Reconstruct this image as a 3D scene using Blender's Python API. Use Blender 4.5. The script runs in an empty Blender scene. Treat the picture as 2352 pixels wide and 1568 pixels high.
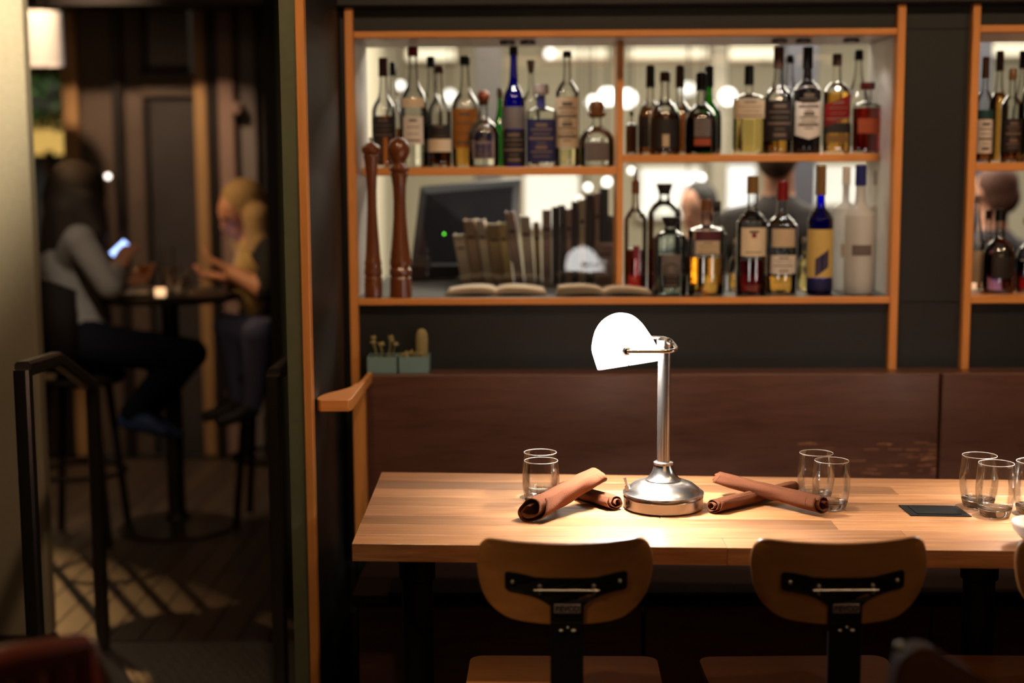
import bpy, bmesh, math, random
from mathutils import Vector, Matrix, Euler
random.seed(7)
R = math.radians
scene = bpy.context.scene
col = scene.collection

# ------------------------------------------------------------------ camera
F = 50 / 36 * 2352
CAM = Vector((0, 0, 1.504))
RM = (Matrix.Rotation(0.0150, 3, 'Z') @ Matrix.Rotation(math.pi / 2 - math.atan(410 / F), 3, 'X')
      @ Matrix.Rotation(-0.0052, 3, 'Z'))
cd = bpy.data.cameras.new('camera'); cam = bpy.data.objects.new('camera', cd)
cam.matrix_world = Matrix.Translation(CAM) @ RM.to_4x4()
cd.lens = 50; cd.sensor_width = 36; cd.clip_start = 0.05; cd.clip_end = 60
cd.dof.use_dof = True; cd.dof.focus_distance = 3.08; cd.dof.aperture_fstop = 1.4
col.objects.link(cam); scene.camera = cam

# ------------------------------------------------------------------ world, lights, exposure
w = bpy.data.worlds.new('world'); scene.world = w; w.use_nodes = True
bg = w.node_tree.nodes['Background']
bg.inputs[0].default_value = (1.0, 0.72, 0.5, 1); bg.inputs[1].default_value = 0.004
vs = scene.view_settings
vs.view_transform = 'Standard'; vs.look = 'None'; vs.exposure = 0.0; vs.gamma = 1.0
vs.use_curve_mapping = False
scene.cycles.use_denoising = True
scene.cycles.max_bounces = 8; scene.cycles.transparent_max_bounces = 40
scene.cycles.transmission_bounces = 10; scene.cycles.glossy_bounces = 6; scene.cycles.diffuse_bounces = 3
scene.cycles.sample_clamp_indirect = 4.0; scene.cycles.use_adaptive_sampling = True; scene.cycles.adaptive_threshold = 0.02
scene.cycles.caustics_refractive = True; scene.cycles.caustics_reflective = False

def aim(o, target):
    d = Vector(target) - o.location
    o.rotation_euler = d.to_track_quat('-Z', 'Y').to_euler()
def area(name, loc, target, sx, sy, power, color, spread=180):
    l = bpy.data.lights.new(name, 'AREA'); l.shape = 'RECTANGLE'; l.size = sx; l.size_y = sy
    l.energy = power; l.color = color; l.spread = R(spread)
    o = bpy.data.objects.new(name, l); col.objects.link(o); o.location = loc; aim(o, target); return o
def spot(name, loc, target, power, color, angle, blend=0.4, rad=0.03):
    l = bpy.data.lights.new(name, 'SPOT'); l.energy = power; l.color = color
    l.spot_size = R(angle); l.spot_blend = blend; l.shadow_soft_size = rad
    o = bpy.data.objects.new(name, l); col.objects.link(o); o.location = loc; aim(o, target); return o
WARM = (1.0, 0.66, 0.38)
# ceiling downlights over the long table, tilted towards the shelf wall
for i, X in enumerate((-0.45, 0.35, 1.15, 1.95)):
    spot('overhead_spot', (X, 2.6, 2.75), (X, 3.55, 0.9), 42, WARM, 92, 0.7, 0.05)
# dim warm room light from behind the camera
area('room_glow', (0.9, -0.6, 2.6), (0.6, 3.6, 1.1), 2.2, 1.0, 10.0, (1.0, 0.60, 0.32))
spot('overhead_spot', (-1.35, 0.9, 2.75), (-0.70, 1.75, 0.85), 150, WARM, 40, 0.6, 0.05)  # spot added to brighten the red chair
spot('overhead_spot', (1.5, 0.9, 2.75), (0.85, 1.9, 0.85), 14, WARM, 36, 0.6, 0.05)  # spot added to brighten the leather chair
# light in the passage on the left
spot('passage_downlight', (-1.25, 3.5, 2.85), (-1.80, 4.4, 1.80), 260, (1, 0.84, 0.58), 38, 1.0, 0.05)
spot('passage_downlight', (-2.2, 6.3, 2.75), (-1.9, 6.9, 1.0), 115, (1, 0.66, 0.40), 74, 0.5, 0.03)
spot('passage_downlight', (-2.35, 5.15, 2.35), (-1.15, 5.85, 1.15), 75, (1, 0.62, 0.28), 30, 0.5, 0.03)
spot('passage_downlight', (-1.6, 4.2, 2.8), (-1.85, 5.55, 1.15), 14, (1, 0.75, 0.55), 24, 0.5, 0.03)
area('passage_glow', (-1.6, 4.9, 2.85), (-1.6, 5.2, 0), 1.0, 1.2, 3.0, (1, 0.66, 0.40))
# the bar behind the glass
area('bar_ceiling_light', (1.45, 6.6, 2.75), (1.45, 6.6, 0), 3.4, 1.2, 215, (1, 0.9, 0.72))
area('bar_ceiling_light', (0.8, 4.95, 2.5), (0.8, 4.6, 1.3), 2.8, 0.25, 34, (1, 0.90, 0.78))
# the street outside
area('street_light', (-4.6, 9.0, 3.4), (-2.9, 9.6, 1.0), 0.8, 0.8, 90, (1, 0.85, 0.55))
spot('street_lantern', (-3.75, 9.1, 2.55), (-1.35, 4.7, 0.0), 420, (1, 0.50, 0.17), 40, 0.3, 0.03)

# ------------------------------------------------------------------ helpers
def at(px, py, D):
    d = RM @ Vector(((px - 1176) / F, -(py - 784) / F, -1))
    return CAM + d * (D / d.y)
def atz(px, py, z):
    d = RM @ Vector(((px - 1176) / F, -(py - 784) / F, -1))
    return CAM + d * ((z - CAM.z) / d.z)
def lin(r, g, b):
    f = lambda c: (c / 255 / 12.92) if c / 255 <= 0.04045 else ((c / 255 + 0.055) / 1.055) ** 2.4
    return (f(r), f(g), f(b), 1)

MATS = {}
def mat(name, color, rough=0.5, metal=0.0, bump=0.0, scale=40, var=0.15, emit=None, es=0.0, spec=0.5,
        trans=0.0, ior=1.45, coat=0.0, sss=0.0):
    if name in MATS: return MATS[name]
    m = bpy.data.materials.new(name); m.use_nodes = True; nt = m.node_tree; n = nt.nodes; L = nt.links
    b = n['Principled BSDF']
    tc = n.new('ShaderNodeTexCoord'); nz = n.new('ShaderNodeTexNoise'); nz.inputs['Scale'].default_value = scale
    nz.inputs['Detail'].default_value = 4
    L.new(tc.outputs['Object'], nz.inputs['Vector'])
    mx = n.new('ShaderNodeMix'); mx.data_type = 'RGBA'
    c = color
    mx.inputs[6].default_value = tuple(x * (1 - var) for x in c[:3]) + (1,)
    mx.inputs[7].default_value = tuple(min(1, x * (1 + var)) for x in c[:3]) + (1,)
    L.new(nz.outputs['Fac'], mx.inputs[0]); L.new(mx.outputs[2], b.inputs['Base Color'])
    b.inputs['Roughness'].default_value = rough; b.inputs['Metallic'].default_value = metal
    b.inputs['Specular IOR Level'].default_value = spec
    b.inputs['Transmission Weight'].default_value = trans; b.inputs['IOR'].default_value = ior
    b.inputs['Coat Weight'].default_value = coat; b.inputs['Coat Roughness'].default_value = 0.12
    if emit:
        b.inputs['Emission Color'].default_value = emit; b.inputs['Emission Strength'].default_value = es
    if bump:
        bp = n.new('ShaderNodeBump'); bp.inputs['Strength'].default_value = bump; bp.inputs['Distance'].default_value = 0.003
        L.new(nz.outputs['Fac'], bp.inputs['Height']); L.new(bp.outputs['Normal'], b.inputs['Normal'])
    MATS[name] = m; return m

def wood(name, c1, c2, rough=0.45, axis=0, stretch=14, scale=9, randomize=0.0, bump=0.08, coat=0.0, dark=None):
    if name in MATS: return MATS[name]
    m = bpy.data.materials.new(name); m.use_nodes = True; nt = m.node_tree; n = nt.nodes; L = nt.links
    b = n['Principled BSDF']
    tc = n.new('ShaderNodeTexCoord'); mp = n.new('ShaderNodeMapping')
    s = [stretch] * 3; s[axis] = 1.0
    mp.inputs['Scale'].default_value = s
    oi = n.new('ShaderNodeObjectInfo')
    vm = n.new('ShaderNodeVectorMath'); vm.operation = 'ADD'
    cb = n.new('ShaderNodeCombineXYZ'); mu = n.new('ShaderNodeMath'); mu.operation = 'MULTIPLY'; mu.inputs[1].default_value = 31.7
    L.new(oi.outputs['Random'], mu.inputs[0])
    for k in range(3): L.new(mu.outputs[0], cb.inputs[k])
    L.new(tc.outputs['Object'], mp.inputs['Vector']); L.new(mp.outputs['Vector'], vm.inputs[0]); L.new(cb.outputs[0], vm.inputs[1])
    nz = n.new('ShaderNodeTexNoise'); nz.inputs['Scale'].default_value = scale; nz.inputs['Detail'].default_value = 8
    nz.inputs['Roughness'].default_value = 0.65; nz.inputs['Distortion'].default_value = 0.6
    L.new(vm.outputs[0], nz.inputs['Vector'])
    cr = n.new('ShaderNodeValToRGB'); cr.color_ramp.elements[0].position = 0.32; cr.color_ramp.elements[1].position = 0.68
    cr.color_ramp.elements[0].color = c1; cr.color_ramp.elements[1].color = c2
    if dark:
        e = cr.color_ramp.elements.new(0.22); e.color = dark
    L.new(nz.outputs['Fac'], cr.inputs['Fac'])
    hs = n.new('ShaderNodeHueSaturation')
    mr = n.new('ShaderNodeMapRange'); mr.inputs['To Min'].default_value = 1 - randomize; mr.inputs['To Max'].default_value = 1 + randomize
    L.new(oi.outputs['Random'], mr.inputs['Value']); L.new(mr.outputs[0], hs.inputs['Value'])
    L.new(cr.outputs[0], hs.inputs['Color']); L.new(hs.outputs[0], b.inputs['Base Color'])
    b.inputs['Roughness'].default_value = rough; b.inputs['Coat Weight'].default_value = coat
    b.inputs['Coat Roughness'].default_value = 0.25
    bp = n.new('ShaderNodeBump'); bp.inputs['Strength'].default_value = bump; bp.inputs['Distance'].default_value = 0.002
    L.new(nz.outputs['Fac'], bp.inputs['Height']); L.new(bp.outputs['Normal'], b.inputs['Normal'])
    MATS[name] = m; return m

def thin_glass(name, tint=(0.96, 0.97, 0.96), edge=(0.5, 0.55, 0.52), refl=1.0, rough=0.02, frost=0.0):
    """Thin glass wall: clear straight through, darker where the wall is seen edge on, Fresnel gloss."""
    if name in MATS: return MATS[name]
    m = bpy.data.materials.new(name); m.use_nodes = True; nt = m.node_tree; n = nt.nodes; L = nt.links
    n.remove(n['Principled BSDF']); out = n['Material Output']
    tr = n.new('ShaderNodeBsdfTransparent'); gl = n.new('ShaderNodeBsdfGlossy'); gl.inputs['Roughness'].default_value = rough
    lw = n.new('ShaderNodeLayerWeight'); lw.inputs['Blend'].default_value = 0.35
    nz = n.new('ShaderNodeTexNoise'); nz.inputs['Scale'].default_value = 30
    pw = n.new('ShaderNodeMath'); pw.operation = 'POWER'; pw.inputs[1].default_value = 2.0
    L.new(lw.outputs['Facing'], pw.inputs[0])
    mx = n.new('ShaderNodeMix'); mx.data_type = 'RGBA'
    mx.inputs[6].default_value = (*tint, 1); mx.inputs[7].default_value = (*edge, 1)
    L.new(pw.outputs[0], mx.inputs[0]); L.new(mx.outputs[2], tr.inputs['Color'])
    fr = n.new('ShaderNodeFresnel'); fr.inputs['IOR'].default_value = 1.5
    mu = n.new('ShaderNodeMath'); mu.operation = 'MULTIPLY'; mu.inputs[1].default_value = refl; mu.use_clamp = True
    L.new(fr.outputs[0], mu.inputs[0])
    ms = n.new('ShaderNodeMixShader'); L.new(mu.outputs[0], ms.inputs[0]); L.new(tr.outputs[0], ms.inputs[1]); L.new(gl.outputs[0], ms.inputs[2])
    bp = n.new('ShaderNodeBump'); bp.inputs['Strength'].default_value = 0.02; L.new(nz.outputs['Fac'], bp.inputs['Height']); L.new(bp.outputs[0], gl.inputs['Normal'])
    last = ms
    if frost:
        df = n.new('ShaderNodeBsdfDiffuse'); df.inputs['Color'].default_value = (0.75, 0.74, 0.72, 1)
        tl = n.new('ShaderNodeBsdfTranslucent'); tl.inputs['Color'].default_value = (0.8, 0.79, 0.77, 1)
        a = n.new('ShaderNodeAddShader'); 
        m2 = n.new('ShaderNodeMixShader'); m2.inputs[0].default_value = 0.5
        L.new(df.outputs[0], m2.inputs[1]); L.new(tl.outputs[0], m2.inputs[2])
        m3 = n.new('ShaderNodeMixShader'); m3.inputs[0].default_value = frost
        L.new(ms.outputs[0], m3.inputs[1]); L.new(m2.outputs[0], m3.inputs[2]); last = m3
        n.remove(a)
    L.new(last.outputs[0], out.inputs['Surface'])
    MATS[name] = m; return m

def link(name, mesh, m=None, parent=None, loc=None):
    if m: mesh.materials.append(m)
    o = bpy.data.objects.new(name, mesh); col.objects.link(o)
    if loc is not None: o.location = loc
    if parent: o.parent = parent
    return o
def tag(o, label=None, cat=None, group=None, kind=None):
    if label: o['label'] = label
    if cat: o['category'] = cat
    if group: o['group'] = group
    if kind: o['kind'] = kind
    return o
def empty(name, loc=(0, 0, 0), rz=0):
    o = bpy.data.objects.new(name, None); col.objects.link(o); o.location = loc; o.rotation_euler = (0, 0, rz)
    o.empty_display_size = 0.05; return o
def copy_tree(o, parent=None):
    c = o.copy(); col.objects.link(c); c.parent = parent
    for ch in list(o.children): copy_tree(ch, c)
    return c

class MB:
    def __init__(s): s.v = []; s.f = []
    def add(s, vs, fs, M=None):
        b = len(s.v); s.v += [tuple(M @ Vector(p)) if M else tuple(p) for p in vs]
        s.f += [tuple(i + b for i in f) for f in fs]; return s
    def box(s, x0, x1, y0, y1, z0, z1, bev=0.0, M=None, seg=1):
        bm = bmesh.new(); bmesh.ops.create_cube(bm, size=1)
        bmesh.ops.scale(bm, vec=(abs(x1 - x0), abs(y1 - y0), abs(z1 - z0)), verts=bm.verts)
        if bev: bmesh.ops.bevel(bm, geom=bm.edges[:], offset=bev, segments=seg, profile=0.5, affect='EDGES')
        bmesh.ops.translate(bm, vec=((x0 + x1) / 2, (y0 + y1) / 2, (z0 + z1) / 2), verts=bm.verts)
        bm.verts.index_update()
        s.add([v.co.copy() for v in bm.verts], [[v.index for v in f.verts] for f in bm.faces], M); bm.free(); return s
    def lathe(s, prof, seg=24, c=(0, 0, 0), sq=0, flat=1.0, cap=True, M=None, a0=0.0):
        vs, fs = [], []
        for r, z in prof:
            for k in range(seg):
                t = 2 * math.pi * k / seg + a0; ca, sa = math.cos(t), math.sin(t); q = 1.0
                if sq: q = (abs(ca) ** sq + abs(sa) ** sq) ** (-1 / sq)
                vs.append((c[0] + r * q * ca, c[1] + r * q * sa * flat, c[2] + z))
        for i in range(len(prof) - 1):
            for k in range(seg):
                a = i * seg + k; b = i * seg + (k + 1) % seg
                fs.append((a, b, b + seg, a + seg))
        if cap:
            if prof[0][0] > 1e-6: fs.append(tuple(reversed(range(seg))))
            if prof[-1][0] > 1e-6: fs.append(tuple(range((len(prof) - 1) * seg, len(prof) * seg)))
        return s.add(vs, fs, M)
    def tube(s, path, rad, seg=12, cap=True, sq=0):
        path = [Vector(p) for p in path]; n = len(path)
        rad = rad if isinstance(rad, (list, tuple)) else [rad] * n
        vs, fs = [], []; up = None
        for i, p in enumerate(path):
            d = (path[min(i + 1, n - 1)] - path[max(i - 1, 0)]).normalized()
            if up is None:
                up = Vector((0, 0, 1)) if abs(d.z) < 0.9 else Vector((0, 1, 0))
            a = d.cross(up).normalized(); b = a.cross(d).normalized(); up = b
            for k in range(seg):
                t = 2 * math.pi * (k + (0.5 if sq else 0)) / seg; q = 1.0
                if sq: q = (abs(math.cos(t)) ** sq + abs(math.sin(t)) ** sq) ** (-1 / sq)
                vs.append(p + (a * math.cos(t) + b * math.sin(t)) * rad[i] * q)
        for i in range(n - 1):
            for k in range(seg):
                x = i * seg + k; y = i * seg + (k + 1) % seg
                fs.append((x, x + seg, y + seg, y))
        if cap: fs.append(tuple(range(seg))); fs.append(tuple(reversed(range((n - 1) * seg, n * seg))))
        return s.add(vs, fs)
    def ball(s, c, r, seg=16, rings=10, sc=(1, 1, 1), M=None):
        prof = [(max(1e-7, math.sin(math.pi * i / rings)) * 1, -math.cos(math.pi * i / rings)) for i in range(rings + 1)]
        vs, fs = [], []
        for q, z in prof:
            for k in range(seg):
                t = 2 * math.pi * k / seg
                vs.append((c[0] + q * r * sc[0] * math.cos(t), c[1] + q * r * sc[1] * math.sin(t), c[2] + z * r * sc[2]))
        for i in range(rings):
            for k in range(seg):
                a = i * seg + k; b = i * seg + (k + 1) % seg; fs.append((a, b, b + seg, a + seg))
        return s.add(vs, fs, M)
    def quad(s, pts): return s.add(pts, [tuple(range(len(pts)))])
    def prism(s, poly, h0, h1, M=None):
        n = len(poly); vs = [(x, y, h0) for x, y in poly] + [(x, y, h1) for x, y in poly]
        fs = [tuple(reversed(range(n))), tuple(range(n, 2 * n))] + [(i, (i + 1) % n, n + (i + 1) % n, n + i) for i in range(n)]
        return s.add(vs, fs, M)
    def mesh(s, name, smooth=35):
        me = bpy.data.meshes.new(name); me.from_pydata(s.v, [], s.f)
        bm = bmesh.new(); bm.from_mesh(me); bmesh.ops.remove_doubles(bm, verts=bm.verts, dist=1e-6)
        bmesh.ops.recalc_face_normals(bm, faces=bm.faces); bm.to_mesh(me); bm.free()
        if smooth:
            me.shade_smooth(); me.set_sharp_from_angle(angle=R(smooth))
        return me
    def build(s, name, m=None, parent=None, smooth=35, loc=None):
        return link(name, s.mesh(name, smooth), m, parent, loc)

def spline(pts, n=8):
    """Catmull-Rom through 2-D/3-D points."""
    out = []; P = [Vector(p) for p in pts]
    for i in range(len(P) - 1):
        p0 = P[max(i - 1, 0)]; p1 = P[i]; p2 = P[i + 1]; p3 = P[min(i + 2, len(P) - 1)]
        for k in range(n):
            t = k / n
            out.append(0.5 * ((2 * p1) + (p2 - p0) * t + (2 * p0 - 5 * p1 + 4 * p2 - p3) * t * t + (3 * p1 - p0 - 3 * p2 + p3) * t ** 3))
    out.append(P[-1]); return out

# ------------------------------------------------------------------ materials
M_TEAL = mat('dark_teal_paint', (0.0085, 0.0100, 0.0098, 1), 0.5, bump=0.03, scale=90)
M_OAK = wood('oak_trim', (0.56, 0.225, 0.055, 1), (0.68, 0.285, 0.078, 1), 0.45, axis=2, scale=6)
M_OAKH = wood('oak_rail', (0.56, 0.225, 0.055, 1), (0.68, 0.285, 0.078, 1), 0.45, axis=0, scale=6)
M_TABLE = wood('table_staves', (0.25, 0.100, 0.038, 1), (0.48, 0.235, 0.098, 1), 0.36, axis=0, stretch=22, scale=4.5, randomize=0.36, bump=0.06, coat=0.5, dark=(0.17, 0.065, 0.025, 1))
M_BENCH = wood('bench_walnut', (0.062, 0.023, 0.014, 1), (0.112, 0.046, 0.028, 1), 0.42, axis=0, stretch=9, scale=5, bump=0.05, coat=0.45)
M_PLY = wood('chair_plywood', (0.27, 0.115, 0.032, 1), (0.34, 0.15, 0.045, 1), 0.38, axis=0, stretch=7, scale=7, bump=0.02)
M_MILL = wood('mill_wood', (0.10, 0.028, 0.008, 1), (0.17, 0.05, 0.015, 1), 0.25, axis=2, scale=8, coat=0.5)
M_FLOOR = wood('floor_boards', (0.030, 0.018, 0.011, 1), (0.055, 0.034, 0.020, 1), 0.5, axis=1, stretch=10, scale=4, randomize=0.25)
M_BLACK = mat('black_steel', (0.004, 0.004, 0.004, 1), 0.55, spec=0.25)
M_STEEL = mat('brushed_nickel', (0.62, 0.58, 0.54, 1), 0.26, 1.0, scale=120, var=0.05, bump=0.01)
M_TUBE = mat('railing_steel', (0.22, 0.19, 0.17, 1), 0.38, 1.0, scale=100)
M_SCREW = mat('zinc_screw', (0.42, 0.39, 0.35, 1), 0.38, 1.0)
M_NICHE = mat('niche_metal', (0.62, 0.58, 0.56, 1), 0.42, 0.2, scale=25, var=0.2)
M_CREAMP = mat('column_paint', (0.50, 0.44, 0.33, 1), 0.42, scale=60, bump=0.02)
M_GREENP = mat('green_paint', (0.11, 0.12, 0.072, 1), 0.45, scale=60, bump=0.02)
M_PANE = thin_glass('pane_glass', (0.97, 0.98, 0.97), (0.85, 0.9, 0.88), 2.4, 0.0)
M_TUMB = thin_glass('tumbler_glass', (0.99, 0.99, 0.985), (0.93, 0.93, 0.91), 0.45, 0.0)
M_NAP = mat('brown_linen', (0.108, 0.037, 0.0165, 1), 0.9, bump=0.3, scale=380, var=0.12, spec=0.12)
M_BASEG = mat('glass_solid', (0.98, 0.98, 0.97, 1), 0.0, trans=1.0, ior=1.5, var=0.0)

M_SHELFSHADE = mat('shelf_shade_black', (0.010, 0.007, 0.006, 1), 0.5)  # black used for the shade on the bottom niche shelf
# ------------------------------------------------------------------ the room
W = 3.98       # front plane of the shelf wall
G = 4.33       # glass at the back of the shelves
SB = 4.15      # front of the set-back shelf boards
XL, XR = -3.2, 3.4
def struct(o): o['kind'] = 'structure'; return o
struct(MB().box(XL, XR, -1.0, 10.5, -0.12, -0.012).build('floor', M_BLACK))
struct(MB().box(XL, XR, -1.0, 3.9, 3.0, 3.1).build('ceiling', mat('ceiling_dark', (0.03, 0.028, 0.025, 1), 0.8)))

# x positions on the wall plane
def wx(px, D=W, y=430): return at(px, y, D).x
def wz(py, D=W, px=1430): return at(px, py, D).z
z_top = wz(12); z_rail0 = wz(83.5, W, 1430); z_rail1 = wz(68, W, 1430)
z_bot1 = wz(683.5, W, 1430); z_bot0 = wz(699, W, 1430)
z_bench = wz(859, W, 1500)
xL2a, xL2b = wx(798), wx(817)
xR1a, xR1b = wx(2052), wx(2071)
xR2a, xR2b = wx(2222), wx(2240)
xEnd = XR
PY = W + 0.028  # face of the dark panels
# dark wall panels, leaving the two openings free
wl = MB()
wl.box(wx(705), xL2a + 0.005, PY, G, 0, z_top)
wl.box(xL2a, xEnd, PY, G, 0.0, z_bot0 + 0.002)
wl.box(xL2a, xEnd, PY, G, z_rail1 - 0.002, 3.0)
wl.box(xR1a + 0.008, xR2b - 0.008, PY, G, z_bot0, z_rail1)
struct(wl.build('wall_back', M_TEAL, smooth=0))
# header board above everything
struct(MB().box(wx(690), xEnd, W - 0.02, PY + 0.01, z_top, 2.98, 0.004).build('trim_1', M_TEAL, smooth=0))
n = [2]
def trim(x0, x1, y0, y1, z0, z1, m, bev=0.002):
    o = struct(MB().box(x0, x1, y0, y1, z0, z1, bev).build('trim_%d' % n[0], m)); n[0] += 1; return o
for xa, xb in ((xL2a, xL2b), (xR1a, xR1b), (xR2a, xR2b)):
    trim(xa, xb, W, PY + 0.02, z_bench - 0.05, z_top - 0.001, M_OAK)
trim(xL2b + 0.0005, xR1a - 0.0005, W + 0.002, PY + 0.012, z_rail0, z_rail1, M_OAKH)
trim(xR2b + 0.0005, xEnd, W + 0.002, PY + 0.012, wz(73.7, W, 2300), wz(57, W, 2300), M_OAKH)
# niche lining: ceiling, sides
struct(MB().box(xL2b - 0.003, xR1a + 0.003, PY + 0.012, G, z_rail0 + 0.001, z_rail0 + 0.014).build('trim_%d' % n[0], M_NICHE)); n[0] += 1
struct(MB().box(xL2b - 0.014, xL2b - 0.003, PY + 0.02, G, z_bot1, z_rail0).build('trim_%d' % n[0], M_NICHE)); n[0] += 1
struct(MB().box(xR1a + 0.003, xR1a + 0.014, PY + 0.02, G, z_bot1, z_rail0).build('trim_%d' % n[0], M_NICHE)); n[0] += 1
struct(MB().box(xR2b - 0.003, xEnd, PY + 0.012, G, wz(73.7, W, 2300), wz(73.7, W, 2300) + 0.012).build('trim_%d' % n[0], M_NICHE)); n[0] += 1

# glass at the back of the openings
def pane(nm, x0, x1, z0, z1, y):
    r = struct(empty(nm, ((x0 + x1) / 2, y, z0)))
    hw = (x1 - x0) / 2; h = z1 - z0
    MB().box(-hw, hw, -0.0005, 0.0005, 0.0, h).build('glass_pane', M_PANE, r, 0)
    return r
p1 = empty('window_1', ((xL2b + xR1a) / 2, G + 0.002, z_bot1)); struct(p1)
hw = (xR1a - xL2b) / 2
link('glass_pane', MB().quad([(-hw, 0, 0), (hw, 0, 0), (hw, 0, z_rail0 - z_bot1), (-hw, 0, z_rail0 - z_bot1)]).mesh('glass_pane', 0), M_PANE, p1)
p2 = empty('window_2', ((xR2b + xEnd) / 2, G + 0.002, z_bot1)); struct(p2)
hw2 = (xEnd - xR2b) / 2
link('glass_pane', MB().quad([(-hw2, 0, 0), (hw2, 0, 0), (hw2, 0, z_rail0 - z_bot1), (-hw2, 0, z_rail0 - z_bot1)]).mesh('glass_pane', 0), M_PANE, p2)

# shelf boards
zUL = at(1150, 384, SB).z; zUR = at(1730, 354, SB).z
xdiv0, xdiv1 = at(1417, 380, SB).x, at(1431, 380, SB).x
def board(name, label, x0, x1, y0, y1, z0, z1, m):
    o = MB().box(x0, x1, y0, y1, z0, z1, 0.0015).build(name, m); return tag(o, label, 'shelf')
board('shelf_board', 'long oak shelf board along the bottom of the bottle niche', xL2b + 0.0005, xR1a - 0.0005, W + 0.002, 4.80, z_bot0, z_bot1, M_OAKH)
MB().box(xL2b + 0.002, xR1a - 0.002, W + 0.014, 4.79, z_bot1, z_bot1 + 0.0012).build('shelf_shade', M_SHELFSHADE, bpy.data.objects['shelf_board'], 0)  # thin black sheet standing in for shade on the shelf top
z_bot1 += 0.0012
board('shelf_board', 'short oak shelf board in the upper left half of the niche', xL2b + 0.0005, xdiv0 - 0.0005, SB, G, zUL - 0.023, zUL, M_OAKH)
board('shelf_board', 'oak shelf board in the upper right half of the niche, slightly higher', xdiv1 + 0.0005, xR1a - 0.0005, SB, G, zUR - 0.022, zUR, M_OAKH)
tag(MB().box(xdiv0, xdiv1, SB, G, z_bot1 + 0.0005, z_rail0 - 0.0005, 0.0015).build('shelf_divider', M_OAK), 'upright oak divider in the middle of the bottle niche', 'shelf')
zR = wz(374, W, 2300); zRb = wz(680.5, W, 2300)
board('shelf_board', 'oak shelf board of the second niche at the right edge, upper', xR2b + 0.0005, xEnd - 0.05, W + 0.01, G, zR - 0.022, zR, M_OAKH)
board('shelf_board', 'oak shelf board along the bottom of the second niche at the right edge', xR2b + 0.0005, xEnd - 0.05, W + 0.002, G + 0.2, zRb - 0.02, zRb, M_OAKH)
# little downlights in the niche ceiling
for i, px in enumerate((1165, 1212, 1790, 1845, 1955)):
    p = at(px, 92, 4.12); o = MB().lathe([(0.0, 0.0), (0.022, 0.0), (0.024, 0.006), (0.018, 0.010), (0, 0.010)], 16).build('puck_light', mat('puck_grey', (0.10, 0.09, 0.09, 1), 0.4, 0.6), None, 35, (p.x, 4.12, z_rail0 - 0.0095))
    spot('puck_lamp', (p.x, 4.12, z_rail0 - 0.012), (p.x, 4.17, 1.3), 1.1, (1, 0.90, 0.80), 120, 0.6, 0.012)
    tag(o, 'small dark puck light under the niche ceiling, ' + ['above the cobalt blue bottle', 'just right of the blue bottle top', 'above the brown capsuled bottle', 'above the black bottle', 'near the right side wall'][i], 'light', 'puck lights under the niche ceiling')

# partition at the left end of the bench
PF = 3.375
xPa, xPb, xPc = at(659, 780, PF).x, at(695, 780, PF).x, at(715, 780, PF).x
struct(MB().box(xPa, xPb, PF, G + 0.4, 0, 2.98).build('wall_left', M_GREENP, smooth=0))
struct(MB().box(xPb, xPc, PF - 0.006, PF + 0.03, 0, 2.98, 0.002).build('trim_%d' % n[0], M_OAK)); n[0] += 1
struct(MB().box(xPb, xPc, PF + 0.0305, PY, 0, 2.98).build('wall_inner', M_TEAL, smooth=0))
struct(MB().box(xPa, xEnd, PF + 0.05, W - 0.021, 2.28, 2.98).build('trim_%d' % n[0], M_TEAL, smooth=0)); n[0] += 1

# column on the far left
CF = 4.40
xC = at(84, 430, CF + 0.06).x
struct(MB().box(xC - 0.9, xC, CF, CF + 0.06, 0, 2.98, 0.006).build('wall_column', M_CREAMP))
# passage floor boards
fl = bpy.data.objects['floor']
bw = 0.105
bmesh_cache = {}
def boardmesh(L):
    k = round(L, 2)
    if k not in bmesh_cache:
        bmesh_cache[k] = MB().box(-bw / 2 + 0.0015, bw / 2 - 0.0015, -k / 2, k / 2, -0.012, 0, 0.002).mesh('plank', 0)
        bmesh_cache[k].materials.append(M_FLOOR)
    return bmesh_cache[k]
for i in range(26):
    x = XL + 0.1 + bw * i; y = 4.36; k = i % 3
    Ls = [(1.2, 1.6), (0.7, 2.1), (1.7, 1.1)][k]
    for L in Ls:
        link('plank', boardmesh(L - 0.003), None, fl, (x, y + L / 2, 0)); y += L
# diamond plate threshold
pl = struct(MB().box(-2.2, xPb, 3.5, 4.35, -0.012, 0.0, 0.003).build('floor_plate', mat('tread_plate', (0.17, 0.155, 0.145, 1), 0.45, 0.7, scale=60)))
lz = MB()
for i in range(52):
    for j in range(28):
        x = -2.15 + i * 0.030 + (0.015 if j % 2 else 0); y = 3.53 + j * 0.029
        if x > xPb - 0.03: continue
        a = R(45 if (i + j) % 2 else -45); ca, sa = math.cos(a), math.sin(a)
        q = [(0.012, 0), (0, 0.004), (-0.012, 0), (0, -0.004)]
        lz.add([(x + u * ca - v * sa, y + u * sa + v * ca, 0) for u, v in q] + [(x, y, 0.003)], [(0, 1, 4), (1, 2, 4), (2, 3, 4), (3, 0, 4)])
o = lz.build('tread_pattern', MATS['tread_plate'], pl, 0); o['kind'] = 'stuff'

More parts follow.
